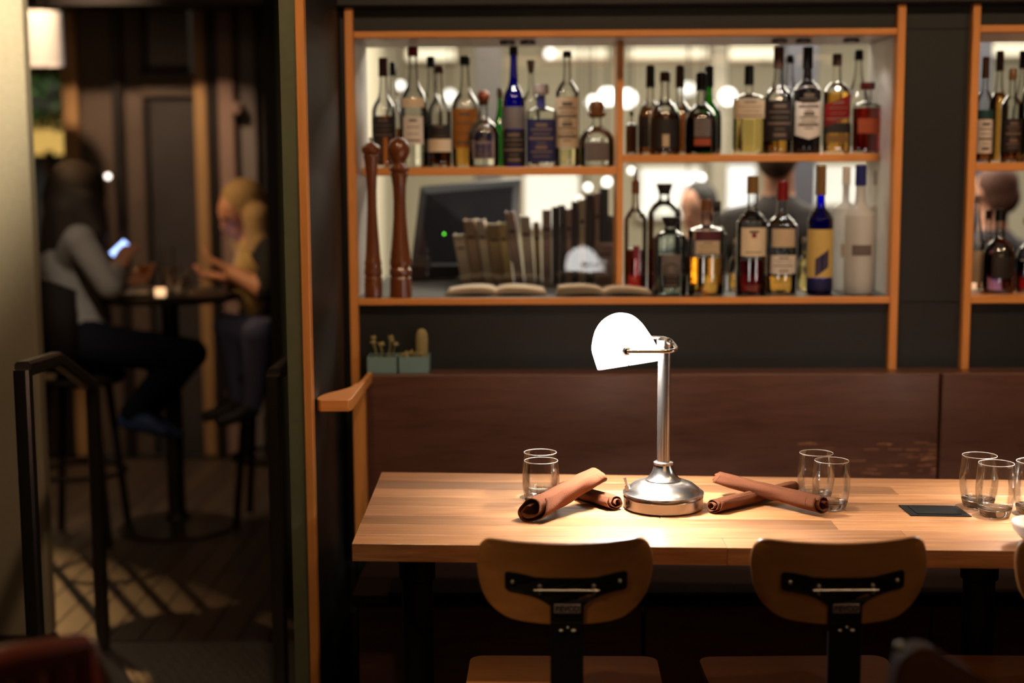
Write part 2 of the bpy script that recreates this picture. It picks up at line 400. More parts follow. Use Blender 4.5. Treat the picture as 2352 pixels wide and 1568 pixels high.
# ------------------------------------------------------------------ bench
BF = 3.88
zSeat = 0.45; ySeat = atz(1000, 1362, zSeat).y
bench = tag(empty('bench', (1.0, BF, 0)), 'dark walnut banquette bench with a high plank back along the wall', 'bench')
def rel(root): return Matrix.Translation(-Vector(root.location))
def part(mb, name, m, root, smooth=35):
    o = mb.build(name, m, root, smooth); o.matrix_parent_inverse = Matrix.Identity(4)
    o.location = -Vector(root.location); return o
xb0 = at(842, 960, BF).x; xseam = at(2159, 960, BF).x
zbt = at(1500, 859, BF).z
part(MB().box(xb0, xseam - 0.003, BF, BF + 0.032, zSeat + 0.01, zbt, 0.004), 'back_panel', M_BENCH, bench)
part(MB().box(xseam + 0.003, XR - 0.1, BF, BF + 0.032, zSeat + 0.01, zbt, 0.004), 'back_panel', M_BENCH, bench)
part(MB().box(xb0, XR - 0.1, BF + 0.034, PY - 0.003, zbt - 0.03, zbt - 0.002, 0.002), 'top_ledge', M_BENCH, bench)
xs0 = at(806, 1362, ySeat).x
part(MB().box(xs0, XR - 0.1, ySeat, BF - 0.002, zSeat - 0.035, zSeat, 0.006), 'seat', mat('leatherette_shaded', (0.010, 0.0045, 0.003, 1), 0.7, bump=0.1, scale=120, spec=0.12), bench)  # near-black seat colour carries the shade under the table
for k in range(5):
    a = xs0 + 0.01 + k * 0.72
    part(MB().box(a, min(a + 0.714, XR - 0.1), ySeat + 0.05, ySeat + 0.072, 0.0, zSeat - 0.036, 0.003), 'base_panel', M_BENCH, bench)
# scuffs on the plank back : worn streaks
sc = MB()
for k in range(46):
    u = random.random(); px = 2155 - 330 * u * u; py = random.choice([1019, 1031, 1044, 1052, 1058, 1068, 1078, 1087]) + random.uniform(-3, 3)
    p = at(px, py, BF); l = random.uniform(0.004, 0.03); h = random.uniform(0.0006, 0.0017)
    sc.box(max(p.x - l, xb0), min(p.x + l, xseam - 0.006), BF - 0.0003, BF + 0.001, p.z - h, p.z + h)
part(sc, 'worn_streaks', mat('worn_wood', (0.30, 0.13, 0.065, 1), 0.6), bench, 0)['kind'] = 'stuff'

# end board and arm rest of the bench
er = tag(empty('armrest', at(790, 930, 3.6)), 'oak armrest with a rounded nose at the left end of the bench', 'armrest')
zA = at(780, 918, 3.41).z
xA0 = xPc + 0.001
poly = []
xr = at(838, 900, 3.70).x
pts = [(xA0 + 0.012, 3.41), (xA0 + 0.001, 3.428), (xA0 + 0.001, 3.47), (xA0 + 0.016, 3.52), (xA0 + 0.042, 3.57), (xA0 + 0.062, 3.63), (xA0 + 0.072, 3.72), (xA0 + 0.075, BF - 0.004)]
poly = [tuple(p) for p in spline(pts, 5)] + [(xr, BF - 0.004), (xr, 3.43), (xr - 0.006, 3.412)]
mb = MB().prism(poly, zA - 0.030, zA)
o = part(mb, 'arm_top', M_OAKH, er)
bv = o.modifiers.new('bevel', 'BEVEL'); bv.width = 0.011; bv.segments = 4; bv.limit_method = 'ANGLE'
part(MB().box(at(813, 1050, 3.84).x, at(842, 1050, 3.84).x - 0.0015, 3.83, BF - 0.001, 0.452, zA - 0.031, 0.002), 'end_board', M_OAK, er)

# ------------------------------------------------------------------ table
ZT = 0.75
c_bl = atz(876, 1083.6, ZT); c_fl = atz(808, 1248, ZT)
q1 = atz(2160, 1099.7, ZT); q2 = atz(2332, 1264.5, ZT)
def ext(a, b, X): t = (X - a.x) / (b.x - a.x); return a.lerp(b, t)
c_br = ext(c_bl, q1, 2.35); c_fr = ext(c_fl, q2, 2.35)
table = tag(empty('dining_table', (0.6, 3.1, 0)), 'long table with a thick butcher block top of oak staves', 'table')
NR = 8; TH = 0.036
def tp(u, v): return c_fl.lerp(c_fr, u).lerp(c_bl.lerp(c_br, u), v)
rng = random.Random(3)
rows = [0, 0.11, 0.235, 0.355, 0.48, 0.61, 0.735, 0.865, 1.0]
for r in range(NR):
    cuts = [0.0]
    while cuts[-1] < 1:
        cuts.append(cuts[-1] + rng.uniform(0.22, 0.45))
    cuts[-1] = 1.0
    if len(cuts) > 2 and cuts[-1] - cuts[-2] < 0.08: cuts.pop(-2)
    for a, b in zip(cuts, cuts[1:]):
        e = 0.0005
        P = [tp(a, rows[r]), tp(b, rows[r]), tp(b, rows[r + 1]), tp(a, rows[r + 1])]
        ctr = sum(P, Vector()) / 4
        Q = []
        for p in P:
            d = ctr - p; Q.append(p + Vector((e * (1 if d.x > 0 else -1), e * (1 if d.y > 0 else -1), 0)))
        dz = rng.uniform(-0.0003, 0.0)
        vs = [(q.x - ctr.x, q.y - ctr.y, -TH) for q in Q] + [(q.x - ctr.x, q.y - ctr.y, dz - 0.0006) for q in Q]
        ins = [(ctr + (q - ctr) * 1.0) for q in Q]
        top = []
        for q in Q:
            d = ctr - q; top.append((q.x - ctr.x + 0.0007 * (1 if d.x > 0 else -1), q.y - ctr.y + 0.0007 * (1 if d.y > 0 else -1), dz))
        vs += top
        fs = [(3, 2, 1, 0)] + [(i, (i + 1) % 4, 4 + (i + 1) % 4, 4 + i) for i in range(4)] + [(4 + i, 4 + (i + 1) % 4, 8 + (i + 1) % 4, 8 + i) for i in range(4)] + [(8, 9, 10, 11)]
        link('plank', MB().add(vs, fs).mesh('plank', 0), M_TABLE, table, Vector((ctr.x, ctr.y, ZT)) - Vector(table.location))
# black pedestal legs with flange
for px in (958, 2250):
    p = atz(px, 1300, ZT - TH); X = at(px, 1300, 3.02).x; Y = 3.02
    part(MB().lathe([(0.0, 0), (0.16, 0), (0.16, 0.012), (0.05, 0.03), (0.034, 0.05), (0.034, 0.60), (0.040, 0.605), (0.040, 0.64), (0.044, 0.645), (0.044, 0.70), (0.075, 0.704), (0.075, 0.7135)], 24, (X, Y, 0)), 'pedestal', M_BLACK, table)

# ------------------------------------------------------------------ desk lamp
LD = 3.115
def opal(name, es):
    m = mat(name, (0.9, 0.89, 0.87, 1), 0.25, var=0.02, emit=(1.0, 0.965, 0.93, 1), es=es); return m
def make_lamp(X, Y, label, power=7.0):
    zt = at(1525, 1150, LD).z
    root = tag(empty('desk_lamp', (X, Y, ZT)), label, 'lamp', 'bankers lamps on the long table')
    base = MB().lathe([(0.0, 0.0), (0.083, 0.0), (0.087, 0.004), (0.0875, 0.026), (0.085, 0.029), (0.089, 0.032), (0.0885, 0.036), (0.084, 0.038), (0.080, 0.043), (0.066, 0.054), (0.050, 0.060), (0.040, 0.062)], 56)
    base.build('base', M_STEEL, root)
    MB().lathe([(0.040, 0.060), (0.039, 0.064), (0.036, 0.066), (0.031, 0.071), (0.025, 0.080), (0.021, 0.091), (0.0195, 0.096), (0.022, 0.098), (0.022, 0.102), (0.018, 0.104), (0.0, 0.104)], 36).build('collar', M_STEEL, root)
    MB().tube([(-0.078, -0.012, 0.040), (-0.080, -0.012, 0.052)], 0.0055, 12).tube([(-0.080, -0.012, 0.051), (-0.086, -0.013, 0.070)], [0.0022, 0.0032], 10).build('switch', M_STEEL, root)
    HP = 0.362
    MB().lathe([(0.0143, 0.100), (0.0140, HP), (0.0, HP)], 28).build('pole', M_STEEL, root)
    tilt = R(-9)
    PX = -0.089; PZ = 0.362; HL = 0.104
    MB().lathe([(0.0155, HP - 0.006), (0.0165, HP - 0.002), (0.0165, HP + 0.010), (0.012, HP + 0.014), (0.0, HP + 0.014)], 24).build('pole_cap', M_STEEL, root)
    YL = HL + 0.013
    pth = spline([(PX, -YL, PZ), (PX + 0.05, -YL, PZ), (-0.012, -YL, PZ), (0.008, -YL + 0.012, PZ), (0.0185, -YL + 0.045, PZ), (0.0205, -0.02, PZ), (0.0205, 0.02, PZ), (0.0185, YL - 0.045, PZ), (0.008, YL - 0.012, PZ), (-0.012, YL, PZ), (PX + 0.05, YL, PZ), (PX, YL, PZ)], 5)
    MB().tube(pth, 0.0044, 12).build('yoke', M_STEEL, root)
    for s in (-1, 1):
        MB().lathe([(0.0, 0), (0.0085, 0.0), (0.0095, 0.003), (0.0095, 0.010), (0.006, 0.014), (0, 0.014)], 16, M=Matrix.Translation((PX, s * (HL + 0.001), PZ)) @ Matrix.Rotation(-s * math.pi / 2, 4, 'X')).build('pivot_knob', M_STEEL, root)
    # the shade, a half barrel of opal glass open below
    sh = empty('shade', (PX, 0, PZ)); sh.parent = root; sh.rotation_euler = (0, tilt, 0)
    outl = [(-0.071, -0.045), (-0.0735, -0.020), (-0.068, 0.005), (-0.057, 0.034), (-0.038, 0.058), (-0.012, 0.0715), (0.012, 0.0715), (0.036, 0.060), (0.056, 0.033), (0.068, 0.0), (0.0745, -0.028), (0.076, -0.040), (0.072, -0.045)]
    outl = spline([Vector((a * 0.93, (b + 0.045) * 0.78 - 0.032, 0)) for a, b in outl], 3)
    no = len(outl); vs = []; fs = []
    st = [(-1.0, 0.02), (-1.0, 0.5), (-0.998, 0.84), (-0.985, 0.93), (-0.95, 0.975), (-0.88, 0.995), (-0.7, 1), (-0.3, 1)]
    st = st + [(0.0, 1)] + [(-a_, b_) for a_, b_ in reversed(st)]; NS = len(st)
    for t, e in st:
        for p in outl: vs.append((p.x * e, t * HL, -0.032 + (p.y + 0.032) * e))
    for j in range(NS - 1):
        for i in range(no - 1): fs.append((j * no + i, j * no + i + 1, (j + 1) * no + i + 1, (j + 1) * no + i))
    me = MB().add(vs, fs).mesh('shade_glass', 60)
    g = link('shade_glass', me, opal('opal_shade', 7.0), sh)
    so = g.modifiers.new('solid', 'SOLIDIFY'); so.thickness = 0.003; so.offset = -1
    MB().tube([(0, -0.08, 0.0), (0, -0.078, 0.0), (0, 0.078, 0.0), (0, 0.08, 0.0)], [0.004, 0.010, 0.010, 0.004], 14).build('bulb', mat('bulb_glow', (0.9, 0.9, 0.9, 1), 0.4, emit=(1, 0.97, 0.94, 1), es=20), sh)
    l = bpy.data.lights.new('lamp_bulb_light', 'AREA'); l.shape = 'RECTANGLE'; l.size = 0.05; l.size_y = 0.14; l.energy = power; l.color = (1, 0.95, 0.90); l.spread = R(150)
    lo = bpy.data.objects.new('lamp_bulb_light', l); col.objects.link(lo); lo.parent = sh; lo.location = (0, 0, -0.014); lo.rotation_euler = (R(-10), 0, 0)
    return root
pL = atz(1523, 1165, ZT)
print('LAMP', pL)
lamp1 = make_lamp(pL.x, pL.y, 'brushed nickel desk lamp with a glowing white glass shade on the table', 14)
q2_ = atz(2545, 1172, ZT); make_lamp(q2_.x, q2_.y, 'second nickel desk lamp further right along the table, beyond the tumblers', 8)

# ------------------------------------------------------------------ tumblers
def make_tumbler(label, px, py, group, sz=1.06):
    """px,py : centre of the foot in the photograph."""
    p = atz(px, py, ZT)
    root = tag(empty('tumbler', (p.x, p.y, ZT + 0.0003)), label, 'glass', group); root.scale = (1.05, 1.05, sz)
    out = spline([(0.0265, 0.0, 0), (0.030, 0.003, 0), (0.0345, 0.018, 0), (0.0385, 0.042, 0), (0.0392, 0.062, 0), (0.0378, 0.085, 0), (0.0355, 0.108, 0)], 4)
    out = [(v.x, v.y) for v in out]
    inn = [(v[0] - 0.0014, v[1]) for v in out if v[1] > 0.020]
    rim = [(0.0352, 0.1088), (0.0344, 0.1088)]
    prof = out + rim + list(reversed(inn)) + [(0.026, 0.0175), (0.015, 0.0155), (0.0, 0.015)]
    me = MB().lathe(prof, 40, cap=False).mesh('wall', 50)
    link('wall', me, M_TUMB, root)
    b = [(0.0, 0.0005), (0.0262, 0.0005)] + [(v[0] - 0.0004, v[1]) for v in out if 0.001 < v[1] < 0.019] + [(0.0335, 0.0185), (0.026, 0.0165), (0.015, 0.0147), (0.0, 0.0142)]
    MB().lathe(b, 40, cap=False).build('thick_base', M_BASEG, root, 50)
    MB().tube([(0.0349 * math.cos(t * math.pi / 20), 0.0349 * math.sin(t * math.pi / 20), 0.1085) for t in range(41)], 0.0008, 8, False).build('rim', M_RIM, root, 60)
    return root
M_RIM = mat('polished_rim', (0.85, 0.8, 0.72, 1), 0.08, spec=1.0, trans=0.6)
def foot(px, rim_y, extra=0): return px, rim_y
# (px of axis, y of the foot centre)
GR = 'water tumblers on the long table'
make_tumbler('empty tumbler directly behind another, left of the desk lamp', 1241, 1142, GR, 0.96)
make_tumbler('front tumbler of the pair behind the napkin left of the desk lamp', 1243, 1164, GR, 0.96)
make_tumbler('rear tumbler of the pair at the tip of the right napkins', 1873, 1148, GR, 0.99)
make_tumbler('front tumbler touching the end of the right rolled napkin', 1908, 1168, GR, 0.99)
make_tumbler('left rear tumbler just behind the black outlet plate', 2246, 1164, GR)
make_tumbler('front tumbler just right of the black outlet plate', 2284, 1185, GR)
make_tumbler('tumbler cut off by the right edge of the picture', 2371, 1180, GR)

# ------------------------------------------------------------------ napkins
def make_napkin(label, pa, pb, za, zb, ra, rb, turns, seed, skew=0.0, flatten=0.8):
    """Rolled cloth between two table points; pa/pb pixels of the ends on the table plane."""
    rng = random.Random(seed)
    A = atz(*pa, ZT); B = atz(*pb, ZT)
    A.z += ra * flatten + za; B.z += rb * flatten + zb
    mid = (A + B) / 2
    root = tag(empty('rolled_napkin', (mid.x, mid.y, ZT)), label, 'napkin', 'rolled brown napkins on the table')
    d = (B - A); Lh = d.length; d.normalize(); side = d.cross(Vector((0, 0, 1))).normalized(); up = side.cross(d).normalized()
    NU, NV = 110, 36
    ph = [rng.uniform(0, 6.28) for _ in range(8)]
    vs, fs = [], []
    for j in range(NV):
        v = j / (NV - 1)
        r0 = ra + (rb - ra) * v
        for i in range(NU):
            u = i / (NU - 1); th = -turns * 2 * math.pi * (1 - u) + 0.9
            rr = r0 * (0.30 + 0.70 * u ** 0.8)
            rr *= 1 + 0.05 * math.sin(3 * th + ph[0] + 5 * v) + 0.03 * math.sin(5 * th + ph[1] - 9 * v) + 0.03 * math.sin(2 * math.pi * 3 * v + ph[2])
            ax = v * Lh + skew * (math.cos(th - 1.2)) * (1 if v < 0.5 else -0.6) * abs(2 * v - 1) ** 2 * (0.3 + 0.7 * u) - (1 - u) * 0.012 * (1 if v < 0.5 else -1) * abs(2 * v - 1)
            sx = math.cos(th) * rr; sz = math.sin(th) * rr * flatten
            p = A + d * ax + side * sx + up * sz
            p.z = max(p.z, ZT + 0.0012)
            vs.append(p - Vector(root.location))
    for j in range(NV - 1):
        for i in range(NU - 1): a = j * NU + i; fs.append((a, a + 1, a + NU + 1, a + NU))
    me = MB().add(vs, fs).mesh('cloth', 80); o = link('cloth', me, M_NAP, root)
    s = o.modifiers.new('thick', 'SOLIDIFY'); s.thickness = 0.0016; s.offset = 0
    # stitched hems near the ends
    for v in (0.05, 0.93):
        j = int(v * (NV - 1)); pts = [Vector(vs[j * NU + i]) for i in range(int(NU * 0.62), NU - 2)]
        ctr = A + d * (v * Lh) - Vector(root.location)
        pts = [p + (p - ctr).normalized() * 0.0008 for p in pts]
        MB().tube(pts, 0.0006, 5).build('hem', M_NAP, root, 60)
    return root
make_napkin('short rolled brown napkin lying underneath, left of the desk lamp', (1294, 1132), (1412, 1170), 0, 0, 0.019, 0.021, 2.2, 5, 0.006)
make_napkin('wide rolled brown napkin on top, left of the desk lamp, open end to the left', (1222, 1196), (1372, 1158), 0.0, 0.046, 0.036, 0.030, 1.9, 11, 0.022, 0.72)
make_napkin('dark rolled napkin underneath, between the desk lamp and the tumblers', (1640, 1178), (1822, 1134), 0, 0.004, 0.020, 0.018, 2.3, 21, 0.006, 0.8)
make_napkin('long rolled brown napkin on top, right of the desk lamp', (1650, 1139), (1886, 1184), 0.028, 0.004, 0.020, 0.026, 2.0, 33, 0.010, 0.8)

# ------------------------------------------------------------------ outlet plate, bowl
pts = [atz(x, y, ZT) for x, y in ((2064, 1161), (2196, 1163), (2232, 1187), (2092, 1185))]
ctr = sum(pts, Vector()) / 4
op = tag(empty('outlet_plate', (ctr.x, ctr.y, ZT)), 'flat black outlet plate set flush in the table top', 'outlet')
def platep(sc, z0, z1): return [((p - ctr).x * sc, (p - ctr).y * sc) for p in pts], z0, z1
M_PLAS = mat('black_plastic', (0.006, 0.006, 0.006, 1), 0.5, spec=0.25)
MB().prism(*platep(1.0, 0.0002, 0.002)).build('frame', M_PLAS, op, 0)
MB().prism(*platep(0.74, 0.0021, 0.0032)).build('flap', M_PLAS, op, 0)
pb = atz(2400, 1252, ZT)
bw_ = tag(empty('bowl', (pb.x, pb.y, ZT)), 'white glazed bowl at the right end of the table', 'bowl')
MB().lathe([(0, 0.003), (0.026, 0.003), (0.026, 0), (0.03, 0), (0.031, 0.004), (0.046, 0.014), (0.060, 0.030), (0.0655, 0.044), (0.0635, 0.0465), (0.061, 0.044), (0.055, 0.030), (0.040, 0.014), (0, 0.008)], 48, cap=False).build('dish', mat('white_glaze', (0.82, 0.80, 0.74, 1), 0.15, var=0.03), bw_)

# ------------------------------------------------------------------ stools
def make_chair():
    root = empty('stool')
    K = 2.50 / F / 4.261       # metres per crop pixel
    O = [(250, 186), (300, 172), (420, 176), (560, 182), (800, 186), (1055, 188), (1300, 184), (1520, 176), (1680, 166), (1790, 160), (1860, 185), (1910, 240), (1940, 330), (1952, 420), (1935, 560), (1890, 700), (1800, 830), (1690, 920), (1560, 968), (1320, 992), (1055, 998), (800, 992), (560, 970), (430, 935), (320, 865), (240, 770), (190, 650), (165, 520), (157, 400), (170, 290), (205, 225)]
    cx, cz = 1055, 575
    out = [((x - cx) * K, -(y - cz) * K * 1.04) for x, y in O]
    out = [tuple(p) for p in spline(out + [out[0]], 3)][:-1]
    bend = lambda u: 1.35 * u * u
    no = len(out); sc = (1, 0.985, 0.85, 0.62, 0.36, 0.12)
    vs, fs = [], []
    for side in (0, 1):
        for k, s in enumerate(sc):
            for u, v in out:
                uu, vv = u * s, v * s
                off = 0.0055 if k > 0 else 0.003
                vs.append((uu, bend(uu) + (off if side else -off) + vv * -0.02, vv))
    nr = len(sc)
    for side in (0, 1):
        b = side * nr * no
        for k in range(nr - 1):
            for i in range(no):
                j = (i + 1) % no; q = (b + k * no + i, b + k * no + j, b + (k + 1) * no + j, b + (k + 1) * no + i)
                fs.append(q if side == 0 else q[::-1])
        fs.append(tuple(b + (nr - 1) * no + i for i in range(no)))
    for i in range(no):
        j = (i + 1) % no; fs.append((i, nr * no + i, nr * no + j, j))
    MB().add(vs, fs).build('backrest', M_PLY, root, 40)
    # black bracket bolted to the back
    br = [(445, 500), (470, 483), (560, 487), (680, 505), (760, 522), (900, 524), (1055, 524), (1210, 524), (1360, 522), (1450, 505), (1560, 485), (1660, 473), (1683, 492), (1683, 630), (1660, 650), (1560, 662), (1470, 680), (1370, 715), (1290, 755), (1245, 800), (1240, 1000), (905, 1000), (905, 800), (860, 760), (790, 720), (700, 690), (580, 672), (470, 660), (447, 640)]
    p2 = [((x - cx) * K, -(y - cz) * K * 1.04) for x, y in br]
    m = len(p2); vs = []; 
    for dy in (-0.0115, -0.0065):
        for u, v in p2: vs.append((u, bend(u) + dy + v * -0.02, v))
    MB().add(vs, [tuple(range(m)), tuple(reversed(range(m, 2 * m)))] + [(i, m + i, m + (i + 1) % m, (i + 1) % m) for i in range(m)]).build('bracket', M_BLACK, root, 0)
    def scr(x, y, r, d=0.004, name='screw', oy=0.0):
        u, v = (x - cx) * K, -(y - cz) * K * 1.04
        MB().lathe([(r, 0), (r, d * 0.5), (r * 0.7, d), (r * 0.35, d), (r * 0.3, d * 0.6), (0, d * 0.6)], 14, M=Matrix.Translation((u, bend(u) - 0.0115 - v * 0.02 - oy, v)) @ Matrix.Rotation(math.pi / 2, 4, 'X')).build(name, M_SCREW, root)
    scr(525, 580, 0.0042); scr(1603, 568, 0.0042); scr(800, 610, 0.0048, 0.006); scr(1342, 605, 0.0048, 0.006); scr(800, 674, 0.0038); scr(1350, 668, 0.0038)
    v1 = -(636 - cz) * K
    MB().tube([((740 - cx) * K, -0.016, v1), ((1395 - cx) * K, -0.016, v1)], 0.0013, 10).build('hinge_pin', M_SCREW, root)
    # maker's plate
    vpl = -(822 - cz) * K * 1.04; wpl = 268 * K / 2; hpl = 96 * K / 2
    pl = MB().box(-wpl + 0.004, wpl + 0.004, -0.0135, -0.0112, vpl - hpl, vpl + hpl, 0.001).build('maker_plate', mat('plate_alu', (0.30, 0.25, 0.23, 1), 0.45, 0.5), root)
    cu = bpy.data.curves.new('lettering', 'FONT'); cu.body = 'BEVCO'; cu.size = 0.0145; cu.align_x = 'CENTER'; cu.align_y = 'CENTER'; cu.extrude = 0.0003; cu.offset = 0.0005
    tmp = bpy.data.objects.new('t', cu); col.objects.link(tmp); dg = bpy.context.evaluated_depsgraph_get()
    me = bpy.data.meshes.new_from_object(tmp.evaluated_get(dg)); bpy.data.objects.remove(tmp)
    xs = [v.co.x for v in me.vertices]; wtx = max(xs) - min(xs)
    sc_ = (wpl * 1.78) / wtx
    for v in me.vertices: v.co.x *= sc_
    t = link('lettering', me, mat('letter_dark', (0.02, 0.015, 0.014, 1), 0.6), pl); t.rotation_euler = (math.pi / 2, 0, 0); t.location = (0.004, -0.0139, vpl)
    # post below the bracket, clamp with wing bolts, seat, pedestal
    zb = -(980 - cz) * K * 1.04
    Z0 = -CH_Z  # floor relative to the chair's origin
    zs = SEAT_Z - CH_Z
    MB().box((905 - cx) * K, (1240 - cx) * K, -0.012, -0.004, zs - 0.05, zb + 0.004, 0.001).build('back_post', M_BLACK, root, 0)
    MB().box((905 - cx) * K + 0.004, (1240 - cx) * K - 0.004, -0.010, 0.22, zs - 0.058, zs - 0.05, 0.001).build('seat_arm', M_BLACK, root, 0)
    for x, y, r in ((1015, 1050, 0.0028), (1140, 1050, 0.0034), (1082, 1020, 0.002)):
        u, v = (x - cx) * K, -(y - cz) * K
        MB().ball((u, -0.016, v), r, 10, 6, (1.6, 1, 0.7)).tube([(u, -0.016, v), (u, -0.011, v)], r * 0.7, 8).build('wing_bolt', M_SCREW, root)
    sw = 0.198; y0, y1 = 0.03, 0.03 + 0.40
    sp = []
    for cxx, cyy, a0 in ((sw - 0.05, y1 - 0.03, 0), (-sw + 0.05, y1 - 0.03, 90), (-sw + 0.09, y0 + 0.09, 180), (sw - 0.09, y0 + 0.09, 270)):
        rr = 0.03 if a0 < 180 else 0.09
        cxx2 = (sw - rr) * (1 if cxx > 0 else -1); cyy2 = (y1 - rr) if a0 < 180 else (y0 + rr)
        for k in range(7):
            a = R(a0 + k * 15); sp.append((cxx2 + rr * math.cos(a), cyy2 + rr * math.sin(a)))
    MB().prism(sp, zs - 0.014, zs).build('seat', M_PLY, root, 0)
    MB().lathe([(0.0, Z0 + 0.0), (0.20, Z0), (0.205, Z0 + 0.006), (0.19, Z0 + 0.014), (0.04, Z0 + 0.03), (0.028, Z0 + 0.05), (0.028, zs - 0.07), (0.05, zs - 0.06), (0.05, zs - 0.0585), (0, zs - 0.0585)], 28, (0, 0.22, 0), cap=False).build('pedestal', M_BLACK, root)
    return root
SEAT_Z = 0.46
pc = at(1298, 1336, 2.5); CH_Z = pc.z
chair = make_chair(); chair.location = pc; chair.rotation_euler = (0, 0, R(-0.8))
tag(chair, 'plywood stool with black steel bracket, in front of the desk lamp', 'stool', 'plywood stools at the table')
for px, py, rz, lab in ((1936, 1345, 1.5, 'plywood stool with black steel bracket, second from the left, right of the lamp'), (2551, 1345, -2, 'plywood stool at the right edge of the picture, only a sliver showing')):
    c = copy_tree(chair); p = at(px, py, 2.5); c.location = (p.x, p.y, CH_Z); c.rotation_euler = (0, 0, R(rz)); c['label'] = lab

# ------------------------------------------------------------------ bottles
LIQ = {
    'amber': mat('liquid_amber', (0.95, 0.50, 0.09, 1), 0.0, trans=1, ior=1.36, var=0.05),
    'gold': mat('liquid_gold', (0.97, 0.76, 0.28, 1), 0.0, trans=1, ior=1.36, var=0.05),
    'brown': mat('liquid_brown', (0.32, 0.09, 0.022, 1), 0.0, trans=1, ior=1.36, var=0.05),
    'dark': mat('liquid_dark', (0.07, 0.022, 0.012, 1), 0.0, trans=1, ior=1.36, var=0.05),
    'red': mat('liquid_red', (0.55, 0.03, 0.02, 1), 0.0, trans=1, ior=1.36, var=0.05),
    'wine': mat('liquid_wine', (0.16, 0.006, 0.008, 1), 0.0, trans=1, ior=1.36, var=0.05),
    'clear': mat('liquid_clear', (0.95, 0.95, 0.92, 1), 0.0, trans=1, ior=1.36, var=0.0),
    'pale': mat('liquid_pale', (0.92, 0.84, 0.52, 1), 0.0, trans=1, ior=1.36, var=0.05),
    'violet': mat('liquid_violet', (0.20, 0.12, 0.30, 1), 0.0, trans=1, ior=1.36, var=0.05),
}
GLS = {
    'clear': thin_glass('bottle_clear', (0.95, 0.955, 0.94), (0.36, 0.35, 0.32), 2.0, 0.03),
    'green': thin_glass('bottle_green', (0.10, 0.62, 0.06), (0.01, 0.18, 0.01), 1.3, 0.03),
    'blue': thin_glass('bottle_blue', (0.010, 0.015, 0.72), (0.0, 0.0, 0.18), 1.3, 0.03),
    'black': mat('bottle_black', (0.006, 0.005, 0.006, 1), 0.12, var=0.0),
    'frost': thin_glass('bottle_frost', (0.9, 0.89, 0.87), (0.6, 0.6, 0.58), 1.0, 0.2, frost=0.72),
    'aqua': thin_glass('bottle_aqua', (0.86, 0.93, 0.95), (0.22, 0.36, 0.42), 1.5, 0.03),
}
COL = {'black': (10, 8, 8), 'red': (110, 14, 16), 'dred': (70, 8, 12), 'cork': (98, 62, 36), 'wood': (110, 52, 22), 'silver': (130, 115, 108), 'cream': (205, 190, 165), 'white': (205, 198, 190), 'beige': (178, 160, 135), 'navy': (16, 18, 70), 'gold': (112, 84, 46), 'amber': (150, 95, 30), 'maroon': (70, 22, 34), 'grey': (95, 88, 88), 'brown': (60, 34, 20), 'teal': (20, 60, 62), 'blue': (14, 24, 96), 'orange': (140, 60, 25), 'yellow': (190, 165, 95), 'dark': (22, 14, 14), 'inkd': (88, 76, 66), 'inkl': (104, 88, 78)}
def cmat(c, rough=0.5, metal=0.0): return mat('paint_' + c + ('_m' if metal else ''), lin(*COL[c]), rough, metal, scale=80, var=0.12)
SHP = {
    'wine': [(0, .94), (.012, 1), (.50, 1), (.58, .97), (.645, .80), (.70, .52), (.76, .38), (.86, .32), (.95, .30), (.955, .35), (.99, .35), (1, .33)],
    'shoulder': [(0, .94), (.012, 1), (.61, 1), (.67, .95), (.72, .74), (.76, .46), (.80, .34), (.95, .30), (.955, .35), (.99, .35), (1, .33)],
    'slope': [(0, .94), (.012, 1), (.42, 1), (.54, .90), (.66, .62), (.78, .38), (.88, .30), (.95, .28), (.955, .33), (.99, .33), (1, .31)],
    'round': [(0, .90), (.02, 1), (.40, 1.0), (.52, .95), (.62, .74), (.68, .46), (.74, .30), (.90, .27), (.91, .31), (.99, .31), (1, .29)],
    'boxy': [(0, .96), (.012, 1), (.66, 1), (.72, .96), (.755, .70), (.775, .38), (.80, .28), (.95, .27), (.955, .30), (.99, .30), (1, .28)],
    'high': [(0, .94), (.012, 1), (.70, 1), (.78, .95), (.845, .74), (.885, .44), (.92, .33), (.95, .31), (.955, .35), (.99, .35), (1, .33)],
    'taper': [(0, .92), (.015, 1), (.3, .98), (.50, .82), (.62, .66), (.72, .48), (.82, .34), (.94, .28), (.945, .33), (.99, .33), (1, .31)],
}
def cs_q(t, sq):
    return (abs(math.cos(t)) ** sq + abs(math.sin(t)) ** sq) ** (-1 / sq) if sq else 1.0
def patch(prof_r, h0, h1, a0, a1, sq, flat, off=0.0006, nu=14, nh=3, shape=None):
    """Curved label hugging the bottle between two heights and two angles (degrees, 270 = facing the room)."""
    vs, fs = [], []
    for j in range(nh + 1):
        h = h0 + (h1 - h0) * j / nh
        for i in range(nu + 1):
            t = a0 + (a1 - a0) * i / nu; hh = h
            if shape == 'slant': hh = h + (t - (a0 + a1) / 2) / (a1 - a0) * (h1 - h0) * 0.55
            if shape == 'shield' and j == 0: hh = h - (h1 - h0) * 0.10 * (1 - abs(2 * i / nu - 1))
            if shape == 'shield' and j == nh: hh = h + (h1 - h0) * 0.06 * (1 - abs(2 * i / nu - 1) ** 2)
            if shape == 'arch' and j == nh: hh = h + (h1 - h0) * 0.35 * math.sqrt(max(0, 1 - (2 * i / nu - 1) ** 2))
            r = (prof_r(hh) + off) * cs_q(R(t), sq)
            vs.append((r * math.cos(R(t)), r * math.sin(R(t)) * flat, hh))
    for j in range(nh):
        for i in range(nu): a = j * (nu + 1) + i; fs.append((a, a + 1, a + nu + 2, a + nu + 1))
    return MB().add(vs, fs)
